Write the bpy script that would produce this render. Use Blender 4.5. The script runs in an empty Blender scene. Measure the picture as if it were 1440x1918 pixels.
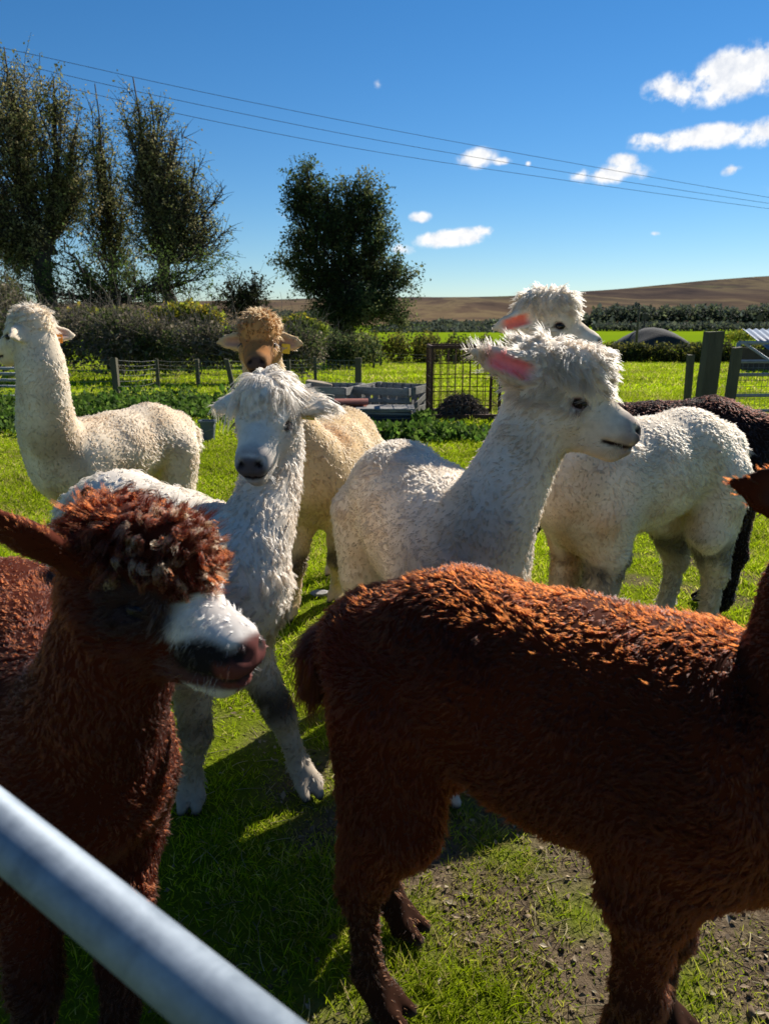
import bpy, bmesh, math, os, random
import numpy as np
from mathutils import Vector, Matrix

# ------------------------------------------------------------------ camera, sky, sun, exposure
scn = bpy.context.scene
COL = scn.collection
FPX, CAM_H = 1400.0, 1.38                     # focal length in photo pixels, eye height (m)
PITCH = math.atan(359 / FPX)
PC, PS = math.cos(PITCH), math.sin(PITCH)
cam_d = bpy.data.cameras.new('camera')
cam_d.sensor_fit = 'VERTICAL'
cam_d.sensor_height = 34.6
cam_d.sensor_width = 26.0
cam_d.lens = FPX / 1918 * 34.6
cam_d.clip_start = 0.05
cam_d.clip_end = 12000
cam_d.dof.use_dof = True
cam_d.dof.focus_distance = 2.3
cam_d.dof.aperture_fstop = 6.5
cam = bpy.data.objects.new('camera', cam_d)
COL.objects.link(cam)
cam.location = (0, 0, CAM_H)
cam.rotation_euler = (math.pi / 2 - PITCH, 0, 0)
scn.camera = cam

SUN_AZ = math.radians(38)                     # to the right of straight ahead
SUN_EL = math.radians(33)
world = bpy.data.worlds.new('World')
scn.world = world
world.use_nodes = True
world.cycles.sampling_method = 'MANUAL'
world.cycles.sample_map_resolution = 256

sun_d = bpy.data.lights.new('sun', 'SUN')
sun_d.energy = 5.0
sun_d.angle = math.radians(0.5)
sun_d.color = (1.0, 0.94, 0.84)
sun = bpy.data.objects.new('sun', sun_d)
COL.objects.link(sun)
SUN_DIR = Vector((math.sin(SUN_AZ) * math.cos(SUN_EL), math.cos(SUN_AZ) * math.cos(SUN_EL), math.sin(SUN_EL)))
sun.rotation_euler = (-SUN_DIR).to_track_quat('-Z', 'Y').to_euler()
sun.location = (20, 20, 30)

scn.view_settings.view_transform = 'Standard'
scn.view_settings.look = 'None'
scn.view_settings.exposure = 0.8
scn.view_settings.gamma = 1.0
scn.view_settings.use_curve_mapping = False
scn.render.engine = 'CYCLES'
scn.cycles.max_bounces = 10
scn.cycles.diffuse_bounces = 5
scn.cycles.glossy_bounces = 4
scn.cycles.transmission_bounces = 6
scn.cycles.transparent_max_bounces = 8
scn.cycles_curves.shape = 'RIBBONS'
scn.cycles_curves.subdivisions = 2

RNG = np.random.default_rng(11)

# pixel of the photograph -> world
def ray(x, y):
    u, v = (x - 720) / FPX, (959 - y) / FPX
    return Vector((u, PC + v * PS, -PS + v * PC))
def at(x, y, Y):
    r = ray(x, y)
    return Vector((0, 0, CAM_H)) + r * (Y / r.y)
def gnd(x, y, z=0.0):
    r = ray(x, y)
    return Vector((0, 0, CAM_H)) + r * ((z - CAM_H) / r.z)
def terrain(y):
    """height of the land straight ahead: level paddock, then a slow fall into the valley"""
    y = np.asarray(y, float)
    return np.interp(y, [-50, 14, 45, 110, 250, 600, 900], [0, 0, -1.0, -2.2, -3.0, -3.0, -2.0])
def gnd_t(x, y):
    """pixel -> the point where its ray meets the falling land"""
    r = ray(x, y)
    ts = np.geomspace(0.5, 3000, 4000)
    zz = CAM_H + r.z * ts - terrain(r.y * ts)
    i = int(np.argmax(zz < 0)) if (zz < 0).any() else len(ts) - 1
    return Vector((0, 0, CAM_H)) + r * float(ts[i])

# ------------------------------------------------------------------ sky with a few fair-weather clouds
wt = world.node_tree
for n in list(wt.nodes): wt.nodes.remove(n)
def wn(t, **kw):
    n = wt.nodes.new(t)
    for k, v in kw.items(): setattr(n, k, v)
    return n
def wmath(op, a, b=None, clamp=False):
    n = wn('ShaderNodeMath', operation=op, use_clamp=clamp)
    for i, v in enumerate((a, b)):
        if v is None: continue
        if isinstance(v, (int, float)): n.inputs[i].default_value = v
        else: wt.links.new(v, n.inputs[i])
    return n.outputs[0]
w_out = wn('ShaderNodeOutputWorld')
w_bg = wn('ShaderNodeBackground')
w_sky = wn('ShaderNodeTexSky', sky_type='NISHITA', sun_disc=False)
w_sky.sun_elevation = SUN_EL
w_sky.sun_rotation = SUN_AZ
w_sky.altitude = 60
w_sky.air_density = 1.0
w_sky.dust_density = 0.0
w_sky.ozone_density = 6.0
SKY_STRENGTH = 0.058
w_bg.inputs['Strength'].default_value = SKY_STRENGTH
w_tc = wn('ShaderNodeTexCoord')
w_hsv = wn('ShaderNodeHueSaturation')
w_hsv.inputs['Saturation'].default_value = 1.2
wt.links.new(w_sky.outputs[0], w_hsv.inputs['Color'])
# clouds: direction (centre px), half-size px, tilt, softness.  A flattened puff of noise each.
w_n1 = wn('ShaderNodeTexNoise'); w_n1.inputs['Scale'].default_value = 22; w_n1.inputs['Detail'].default_value = 9; w_n1.inputs['Roughness'].default_value = 0.62
wt.links.new(w_tc.outputs['Generated'], w_n1.inputs['Vector'])
w_n2 = wn('ShaderNodeTexNoise'); w_n2.inputs['Scale'].default_value = 60; w_n2.inputs['Detail'].default_value = 6; w_n2.inputs['Roughness'].default_value = 0.6
wt.links.new(w_tc.outputs['Generated'], w_n2.inputs['Vector'])
CLOUDS = [  # cx, cy, half-width, half-height (px), slope, density
    (1385, 135, 105, 40, -0.28, 1.15), (1262, 168, 52, 28, 0.1, 1.05), (1480, 110, 80, 46, -.2, 1.1),
    (1325, 256, 120, 21, -0.04, 1.1), (1440, 247, 75, 24, -.1, 1.05), (1225, 262, 48, 14, .1, .95),
    (1150, 325, 74, 19, -0.02, 1.05), (1165, 303, 30, 16, 0, .95), (1085, 330, 26, 11, 0, .8),
    (895, 296, 42, 20, -0.1, .95), (938, 302, 22, 9, 0, .85), (989, 306, 7, 6, 0, .6), (708, 157, 16, 16, 0, .42),
    (787, 406, 24, 12, 0, .95), (850, 446, 82, 19, -0.10, 1.0), (905, 433, 30, 13, 0, .9),
    (752, 468, 30, 13, 0.1, .9), (1370, 317, 20, 12, -.3, .9), (1225, 438, 12, 6, 0, .75), (530, 405, 22, 9, .3, .45),
    (1820, 300, 260, 60, 0, 1.0), (-420, 250, 220, 50, 0, 1.0), (2200, 90, 320, 90, 0, 1.0), (-900, 120, 300, 80, 0, 1.0),
]
acc = None
for (cx, cy, hw, hh, sl, den) in CLOUDS:
    d = ray(cx, cy).normalized()
    right = Vector((d.y, -d.x, 0)).normalized()
    up = right.cross(d).normalized()
    a = math.atan(-sl)
    ax, ay = right * math.cos(a) + up * math.sin(a), up * math.cos(a) - right * math.sin(a)
    mp = wn('ShaderNodeMapping', vector_type='TEXTURE')
    mp.inputs['Location'].default_value = d
    mp.inputs['Rotation'].default_value = Matrix((ax, ay, ax.cross(ay))).transposed().to_euler()
    mp.inputs['Scale'].default_value = (hw / FPX * 1.3, hh / FPX * 1.3, .8)
    wt.links.new(w_tc.outputs['Generated'], mp.inputs['Vector'])
    gr = wn('ShaderNodeTexGradient', gradient_type='SPHERICAL')
    wt.links.new(mp.outputs[0], gr.inputs['Vector'])
    m = gr.outputs['Fac'] if den == 1.0 else wmath('MULTIPLY', gr.outputs['Fac'], den)
    acc = m if acc is None else wmath('MAXIMUM', acc, m)
nz = wmath('ADD', wmath('MULTIPLY', wmath('SUBTRACT', w_n1.outputs['Fac'], .5), 1.9), wmath('MULTIPLY', wmath('SUBTRACT', w_n2.outputs['Fac'], .5), .8))
val = wmath('ADD', acc, wmath('MULTIPLY', nz, wmath('MULTIPLY', acc, 1.6, True)))
w_mr = wn('ShaderNodeMapRange', interpolation_type='SMOOTHSTEP')
w_mr.inputs['From Min'].default_value = 0.26; w_mr.inputs['From Max'].default_value = 0.72
wt.links.new(val, w_mr.inputs['Value'])
w_mix = wn('ShaderNodeMix', data_type='RGBA')
wt.links.new(w_mr.outputs['Result'], w_mix.inputs['Factor'])
wt.links.new(w_hsv.outputs['Color'], w_mix.inputs['A'])
w_cr = wn('ShaderNodeValToRGB')
w_cr.color_ramp.elements[0].position = .25; w_cr.color_ramp.elements[0].color = (.40 / SKY_STRENGTH, .43 / SKY_STRENGTH, .49 / SKY_STRENGTH, 1)
w_cr.color_ramp.elements[1].position = .60; w_cr.color_ramp.elements[1].color = (.60 / SKY_STRENGTH, .60 / SKY_STRENGTH, .60 / SKY_STRENGTH, 1)
wt.links.new(w_n2.outputs['Fac'], w_cr.inputs['Fac'])
wt.links.new(w_cr.outputs['Color'], w_mix.inputs['B'])
wt.links.new(w_mix.outputs['Result'], w_bg.inputs['Color'])
wt.links.new(w_bg.outputs[0], w_out.inputs[0])

# ------------------------------------------------------------------ helpers
def tag(o, label=None, cat=None, group=None, kind=None):
    if label: o['label'] = label
    if cat: o['category'] = cat
    if group: o['group'] = group
    if kind: o['kind'] = kind
    return o
def empty(name, loc=(0, 0, 0), rz=0.0):
    o = bpy.data.objects.new(name, None)
    o.empty_display_size = 0.2
    o.location = loc
    o.rotation_euler = (0, 0, rz)
    COL.objects.link(o)
    return o
def link(name, data, parent=None, mat=None):
    o = bpy.data.objects.new(name, data)
    COL.objects.link(o)
    if parent is not None: o.parent = parent
    if mat is not None and hasattr(data, 'materials') and len(data.materials) == 0: data.materials.append(mat)
    return o
def pymesh(name, V, Fc, smooth=False):
    """numpy verts + equal-sized faces -> mesh (fast)"""
    V = np.ascontiguousarray(V, np.float32); Fc = np.ascontiguousarray(Fc, np.int32)
    me = bpy.data.meshes.new(name)
    n, k = Fc.shape
    me.vertices.add(len(V)); me.vertices.foreach_set('co', V.ravel())
    me.loops.add(n * k); me.loops.foreach_set('vertex_index', Fc.ravel())
    me.polygons.add(n); me.polygons.foreach_set('loop_start', np.arange(0, n * k, k, dtype=np.int32))
    me.polygons.foreach_set('loop_total', np.full(n, k, np.int32))
    me.polygons.foreach_set('use_smooth', np.full(n, smooth, bool))
    me.update(calc_edges=True)
    return me
def set_col(me, C, name='col', domain='POINT'):
    a = me.attributes.new(name, 'FLOAT_COLOR', domain)
    C = np.ascontiguousarray(C, np.float32)
    if C.shape[1] == 3: C = np.hstack([C, np.ones((len(C), 1), np.float32)])
    a.data.foreach_set('color', C.ravel())
class MB:
    """collects boxes, bars and tubes for ONE mesh"""
    def __init__(s): s.v = []; s.f = []
    def add(s, V, F):
        b = len(s.v); s.v += [tuple(p) for p in V]; s.f += [tuple(i + b for i in q) for q in F]
    def box(s, c, size, rot=None):
        hx, hy, hz = (q / 2 for q in size)
        V = [Vector((x, y, z)) for x in (-hx, hx) for y in (-hy, hy) for z in (-hz, hz)]
        if rot is not None: V = [rot @ p for p in V]
        c = Vector(c)
        s.add([p + c for p in V], [(0, 1, 3, 2), (4, 6, 7, 5), (0, 4, 5, 1), (2, 3, 7, 6), (0, 2, 6, 4), (1, 5, 7, 3)])
    def bar(s, a, b, w, h, up=(0, 0, 1)):
        a, b = Vector(a), Vector(b); d = b - a; L = d.length; d.normalize()
        sd = d.cross(Vector(up))
        if sd.length < 1e-4: sd = d.cross(Vector((1, 0, 0)))
        sd.normalize(); u = sd.cross(d)
        R = Matrix((d, sd, u)).transposed()
        s.box((a + b) / 2, (L, w, h), R)
    def tube(s, pts, rad, n=6, cap=True):
        pts = [Vector(p) for p in pts]; rad = [rad] * len(pts) if isinstance(rad, (int, float)) else rad
        V = []; prev = None
        for i, p in enumerate(pts):
            d = (pts[min(i + 1, len(pts) - 1)] - pts[max(i - 1, 0)]).normalized()
            if prev is None:
                a = d.cross(Vector((0, 0, 1)));
                if a.length < .05: a = d.cross(Vector((1, 0, 0)))
            else: a = prev - d * prev.dot(d)
            a.normalize(); prev = a; b = d.cross(a)
            V += [p + (a * math.cos(t) + b * math.sin(t)) * rad[i] for t in (2 * math.pi * k / n for k in range(n))]
        F = [(i * n + k, i * n + (k + 1) % n, (i + 1) * n + (k + 1) % n, (i + 1) * n + k) for i in range(len(pts) - 1) for k in range(n)]
        if cap: F += [tuple(range(n - 1, -1, -1)), tuple((len(pts) - 1) * n + k for k in range(n))]
        s.add(V, F)
    def mesh(s, name, bevel=0.0, smooth=False):
        me = bpy.data.meshes.new(name); me.from_pydata(s.v, [], s.f)
        if bevel > 0:
            bm = bmesh.new(); bm.from_mesh(me)
            bmesh.ops.bevel(bm, geom=list(bm.edges), offset=bevel, segments=2, affect='EDGES', profile=.5)
            bm.to_mesh(me); bm.free()
        if smooth: me.polygons.foreach_set('use_smooth', [True] * len(me.polygons))
        me.update()
        return me
    def build(s, name, mat, parent=None, bevel=0.0, smooth=False):
        return link(name, s.mesh(name, bevel, smooth), parent, mat)

# ------------------------------------------------------------------ materials
def new_mat(name):
    m = bpy.data.materials.new(name); m.use_nodes = True
    nt = m.node_tree
    return m, nt, nt.nodes['Principled BSDF'], nt.nodes['Material Output']
def lk(nt, a, b): nt.links.new(a, b)
def noise(nt, scale, detail=4, rough=.55, coord='Object', vec=None, dist=0.0):
    n = nt.nodes.new('ShaderNodeTexNoise'); n.inputs['Scale'].default_value = scale; n.inputs['Detail'].default_value = detail
    n.inputs['Roughness'].default_value = rough; n.inputs['Distortion'].default_value = dist
    if vec is None:
        tc = nt.nodes.new('ShaderNodeTexCoord'); vec = tc.outputs[coord]
    lk(nt, vec, n.inputs['Vector'])
    return n.outputs['Fac']
def ramp(nt, fac, stops):
    r = nt.nodes.new('ShaderNodeValToRGB'); cr = r.color_ramp
    while len(cr.elements) < len(stops): cr.elements.new(.5)
    for e, (p, c) in zip(cr.elements, stops): e.position = p; e.color = (*c, 1)
    lk(nt, fac, r.inputs['Fac']); return r.outputs['Color']
def mixc(nt, fac, a, b, mode='MIX'):
    m = nt.nodes.new('ShaderNodeMix'); m.data_type = 'RGBA'; m.blend_type = mode
    for k, v in (('Factor', fac), ('A', a), ('B', b)):
        if isinstance(v, (int, float)): m.inputs[k].default_value = v
        elif isinstance(v, tuple): m.inputs[k].default_value = (*v, 1)
        else: lk(nt, v, m.inputs[k])
    return m.outputs['Result']
def bump(nt, bsdf, h, strength=.3, dist=.01):
    b = nt.nodes.new('ShaderNodeBump'); b.inputs['Strength'].default_value = strength; b.inputs['Distance'].default_value = dist
    lk(nt, h, b.inputs['Height']); lk(nt, b.outputs[0], bsdf.inputs['Normal'])
def simple_mat(name, c1, c2, scale=6, rough=.8, bmp=.3, bdist=.005, metal=0.0, detail=5, stretch=None):
    m, nt, b, o = new_mat(name)
    tc = nt.nodes.new('ShaderNodeTexCoord'); v = tc.outputs['Object']
    if stretch:
        mp = nt.nodes.new('ShaderNodeMapping'); mp.inputs['Scale'].default_value = stretch; lk(nt, v, mp.inputs['Vector']); v = mp.outputs[0]
    f = noise(nt, scale, detail, .6, vec=v)
    f2 = noise(nt, scale * 7, 3, .6, vec=v)
    lk(nt, mixc(nt, .35, ramp(nt, f, [(.3, c1), (.7, c2)]), ramp(nt, f2, [(.3, c1), (.7, c2)])), b.inputs['Base Color'])
    b.inputs['Roughness'].default_value = rough; b.inputs['Metallic'].default_value = metal
    b.inputs['Specular IOR Level'].default_value = .3
    if bmp: bump(nt, b, f2, bmp, bdist)
    return m
def attr_mat(name, rough=.8, spec=.2, trans=0.0, nscale=0, namt=.3, coat=0.0):
    """colour from the 'col' attribute; optional see-through light (leaves, hair)"""
    m, nt, b, o = new_mat(name)
    a = nt.nodes.new('ShaderNodeAttribute'); a.attribute_name = 'col'
    c = a.outputs['Color']
    if nscale:
        f = noise(nt, nscale, 4)
        g = ramp(nt, f, [(.25, (1 - namt,) * 3), (.75, (1 + namt,) * 3)])
        c = mixc(nt, 1.0, c, g, 'MULTIPLY')
    lk(nt, c, b.inputs['Base Color'])
    b.inputs['Roughness'].default_value = rough; b.inputs['Specular IOR Level'].default_value = spec
    if trans > 0:
        t = nt.nodes.new('ShaderNodeBsdfTranslucent'); lk(nt, c, t.inputs['Color'])
        mx = nt.nodes.new('ShaderNodeMixShader'); mx.inputs[0].default_value = trans
        lk(nt, b.outputs[0], mx.inputs[1]); lk(nt, t.outputs[0], mx.inputs[2]); lk(nt, mx.outputs[0], o.inputs['Surface'])
    return m

# ------------------------------------------------------------------ fleece: locks of tapered strands grown from the body surface
def vert_normals(V, Fq):
    a, b, c, d = (V[Fq[:, i]] for i in range(4))
    n = np.cross(c - a, d - b)
    N = np.zeros_like(V)
    for i in range(4): np.add.at(N, Fq[:, i], n)
    return N / np.maximum(np.linalg.norm(N, axis=1, keepdims=True), 1e-9), np.linalg.norm(n, axis=1) / 2
def unit(a): return a / np.maximum(np.linalg.norm(a, axis=-1, keepdims=True), 1e-9)
def make_curves(name, pts, rad, colr, mat, parent=None):
    """pts (N,K,3), rad (N,K), colr (N,3) -> one hair-curves object"""
    N, K, _ = pts.shape
    hc = bpy.data.hair_curves.new(name)
    hc.add_curves([K] * N)
    hc.attributes['position'].data.foreach_set('vector', np.ascontiguousarray(pts, np.float32).ravel())
    ra = hc.attributes.get('radius') or hc.attributes.new('radius', 'FLOAT', 'POINT')
    ra.data.foreach_set('value', np.ascontiguousarray(rad, np.float32).ravel())
    ca = hc.attributes.new('col', 'FLOAT_COLOR', 'CURVE')
    ca.data.foreach_set('color', np.hstack([colr, np.ones((N, 1))]).astype(np.float32).ravel())
    hc.materials.append(mat)
    return link(name, hc, parent)


# ------------------------------------------------------------------ the land
def soil_mask(X, Y):
    """bare trodden earth near the gate, thinning out into turf"""
    P = np.stack([X, Y, np.zeros_like(X)], -1)
    n = .55 * vnoise(P, 2.2, 21) + .45 * vnoise(P, 7.0, 22)
    near = np.clip(1 - (np.hypot((X - .75) * .9, (Y - 1.15)) - .55) / 1.1, 0, 1)
    worn = np.clip(1 - np.hypot((X - 2.2) / 1.4, (Y - 4.3) / 1.5), 0, 1) * .55
    return sstep(n * .85 + np.maximum(near, worn) * .60, .70, 1.0)
def sstep(x, a, b):
    t = np.clip((x - a) / (b - a), 0, 1); return t * t * (3 - 2 * t)
def vnoise(V, f, seed=0):
    """cheap smooth 3-D noise in 0..1"""
    r = np.random.default_rng(seed); out = 0
    for i in range(5):
        k = r.normal(size=3) * f * (1 + .6 * i); out = out + np.sin(V @ k + r.random() * 6.28) / (1 + .5 * i)
    return .5 + .5 * np.tanh(out * .8)
def ground_z(X, Y):
    P = np.stack([X, Y, np.zeros_like(X)], -1)
    return terrain(Y) + (vnoise(P, 3.0, 31) - .5) * .018 + (vnoise(P, .8, 32) - .5) * .05 * np.clip((Y - 2.5) / 4, 0, 1)

def ground():
    ys = np.concatenate([np.arange(-6, 0, .5), np.arange(0, 8, .05), np.arange(8, 30, .4), np.geomspace(30, 950, 60)])
    xs1 = np.concatenate([np.arange(0, 4, .05), np.arange(4, 14, .5), np.geomspace(14, 700, 30)])
    xs = np.concatenate([-xs1[:0:-1], xs1])
    X, Y = np.meshgrid(xs, ys)
    Z = ground_z(X, Y)
    V = np.stack([X, Y, Z], -1).reshape(-1, 3)
    ny, nx = X.shape
    i = (np.arange(ny - 1)[:, None] * nx + np.arange(nx - 1)[None]).ravel()
    me = pymesh('ground', V, np.stack([i, i + 1, i + nx + 1, i + nx], 1), True)
    so = soil_mask(X, Y).ravel()
    set_col(me, np.stack([so, so, so], 1))
    m, nt, b, o = new_mat('paddock')
    tc = nt.nodes.new('ShaderNodeTexCoord'); P = tc.outputs['Object']
    n1 = noise(nt, .25, 5, .6, vec=P); n2 = noise(nt, 5, 6, .65, vec=P); n3 = noise(nt, 60, 5, .7, vec=P)
    turf = mixc(nt, .5, ramp(nt, n1, [(.3, (.11, .15, .006)), (.7, (.19, .25, .008))]), ramp(nt, n2, [(.3, (.07, .095, .006)), (.75, (.21, .26, .012))]))
    turf = mixc(nt, .35, turf, ramp(nt, n3, [(.3, (.035, .045, .008)), (.7, (.20, .23, .035))]))
    soil = mixc(nt, .5, ramp(nt, n2, [(.35, (.06, .042, .025)), (.65, (.19, .14, .09))]), ramp(nt, n3, [(.35, (.04, .028, .017)), (.65, (.25, .19, .125))]))
    at_ = nt.nodes.new('ShaderNodeAttribute'); at_.attribute_name = 'col'
    # the far fields: alternating pasture and stubble across the valley
    sp_ = nt.nodes.new('ShaderNodeSeparateXYZ'); lk(nt, P, sp_.inputs[0])
    vor = nt.nodes.new('ShaderNodeTexVoronoi'); vor.inputs['Scale'].default_value = .0075; lk(nt, P, vor.inputs['Vector'])
    fields = ramp(nt, vor.outputs['Color'], [(.0, (.20, .28, .008)), (.4, (.17, .25, .010)), (.6, (.13, .20, .012)), (1, (.10, .15, .015))])
    far = nt.nodes.new('ShaderNodeMapRange'); far.inputs['From Min'].default_value = 45; far.inputs['From Max'].default_value = 60
    lk(nt, sp_.outputs['Y'], far.inputs['Value'])
    c = mixc(nt, at_.outputs['Fac'], turf, soil)
    c = mixc(nt, far.outputs[0], c, fields)
    lk(nt, c, b.inputs['Base Color']); b.inputs['Roughness'].default_value = 1; b.inputs['Specular IOR Level'].default_value = 0
    bump(nt, b, mixc(nt, .5, n3, n2), .9, .03)
    tag(link('ground', me, None, m), kind='structure')
ground()

def hill():
    # skyline heights read off the photograph at 2.1 km
    px = np.array([-900, -300, 100, 480, 560, 700, 790, 880, 960, 1100, 1180, 1260, 1340, 1440, 1600, 1900, 2400])
    py = np.array([585, 575, 568, 562, 560, 557, 556, 556, 554, 545, 539, 531, 524, 517, 505, 500, 520])
    R = 2100.0
    hx, hz = [], []
    for a, b in zip(px, py):
        p = at(a, b, R); hx.append(p.x); hz.append(p.z)
    xs = np.linspace(hx[0], hx[-1], 240); ys = np.concatenate([np.linspace(560, 900, 10), np.linspace(930, 2100, 60), np.linspace(2130, 2900, 12)])
    X, Y = np.meshgrid(xs, ys)
    top = np.interp(X * R / np.maximum(Y, R * .6) * .5 + X * .5, hx, hz)
    t = np.clip((Y - 620) / (R - 620), 0, 1)
    prof = t ** 1.25 * (1 - .0 * t)
    P = np.stack([X, Y, np.zeros_like(X)], -1)
    n = (vnoise(P, .004, 41) - .5) * 10 + (vnoise(P, .012, 42) - .5) * 4 + (vnoise(np.stack([X * 2.2, Y * .5, 0 * X], -1), .006, 43) - .5) * 8
    Z = -4 + (top + 4) * np.where(Y <= R, prof, 1 - (Y - R) / 1600) + n * np.clip(t * 1.5, 0, 1) * np.clip(1.1 - t, .12, 1)
    V = np.stack([X, Y, Z], -1).reshape(-1, 3); ny, nx = X.shape
    i = (np.arange(ny - 1)[:, None] * nx + np.arange(nx - 1)[None]).ravel()
    me = pymesh('moorland_hill', V, np.stack([i, i + 1, i + nx + 1, i + nx], 1), True)
    m, nt, b, o = new_mat('moorland')
    tc = nt.nodes.new('ShaderNodeTexCoord')
    mp = nt.nodes.new('ShaderNodeMapping'); mp.inputs['Scale'].default_value = (.0046, .0011, .008); lk(nt, tc.outputs['Object'], mp.inputs['Vector'])
    f1 = noise(nt, 1.0, 8, .62, vec=mp.outputs[0], dist=.6); f2 = noise(nt, 6.0, 6, .65, vec=mp.outputs[0])
    sx = nt.nodes.new('ShaderNodeSeparateXYZ'); lk(nt, tc.outputs['Object'], sx.inputs[0])
    hgt = nt.nodes.new('ShaderNodeMapRange'); hgt.inputs['From Min'].default_value = 0; hgt.inputs['From Max'].default_value = 60; lk(nt, sx.outputs['Z'], hgt.inputs['Value'])
    c = ramp(nt, f1, [(.36, (.04, .034, .036)), (.44, (.11, .08, .06)), (.50, (.23, .18, .095)), (.56, (.07, .056, .052)), (.64, (.15, .15, .065))])
    c = mixc(nt, .45, c, ramp(nt, f2, [(.3, (.03, .024, .026)), (.7, (.14, .10, .07))]))
    c = mixc(nt, hgt.outputs[0], mixc(nt, .25, c, (.20, .12, .055)), mixc(nt, .15, c, (.055, .045, .045)))
    lk(nt, c, b.inputs['Base Color']); b.inputs['Roughness'].default_value = 1; b.inputs['Specular IOR Level'].default_value = 0
    tag(link('moorland_hill', me, None, m), kind='structure')
hill()

# ------------------------------------------------------------------ foliage tools
M_LEAF = attr_mat('foliage', .75, .12, .48)
M_TWIG = attr_mat('twigs', .9, .1)
M_GRASS = attr_mat('grass_blades', .7, .1, .5)
M_BARK = simple_mat('bark', (.028, .022, .017), (.085, .068, .05), 9, .9, .7, .02, stretch=(1, 1, .25))
def leaf_mesh(name, P, size, colr, rng, droop=.2, along=None, flat=False):
    """one folded diamond leaf per point"""
    n = len(P)
    d = unit(rng.normal(size=(n, 3)) + np.array([0, 0, -droop])) if along is None else unit(along + rng.normal(size=(n, 3)) * .5)
    s = unit(np.cross(d, rng.normal(size=(n, 3)) * (.25 if flat else 1) + np.array([0, 0, 1.0 if flat else 0])))
    up = np.cross(s, d)
    sz = size * np.exp(rng.normal(size=(n, 1)) * .25)
    V = np.stack([P, P + d * sz * .5 + s * sz * .32 + up * sz * .10, P + d * sz, P + d * sz * .5 - s * sz * .32 + up * sz * .10], 1).reshape(-1, 3)
    i = np.arange(n)[:, None] * 4
    F = np.concatenate([i + np.array([[0, 1, 2]]), i + np.array([[0, 2, 3]])])
    me = pymesh(name, V, F, False)
    set_col(me, np.repeat(colr, 4, 0))
    return me
def pick_cols(cols, n, rng, var=.25):
    cols = np.array(cols)
    return np.clip(cols[rng.integers(0, len(cols), n)] * np.exp(rng.normal(size=(n, 1)) * var), 0, 1)
def bez3(a, b, c, K):
    t = np.linspace(0, 1, K)[None, :, None]
    return (1 - t) ** 2 * a[:, None] + 2 * t * (1 - t) * b[:, None] + t * t * c[:, None]

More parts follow.
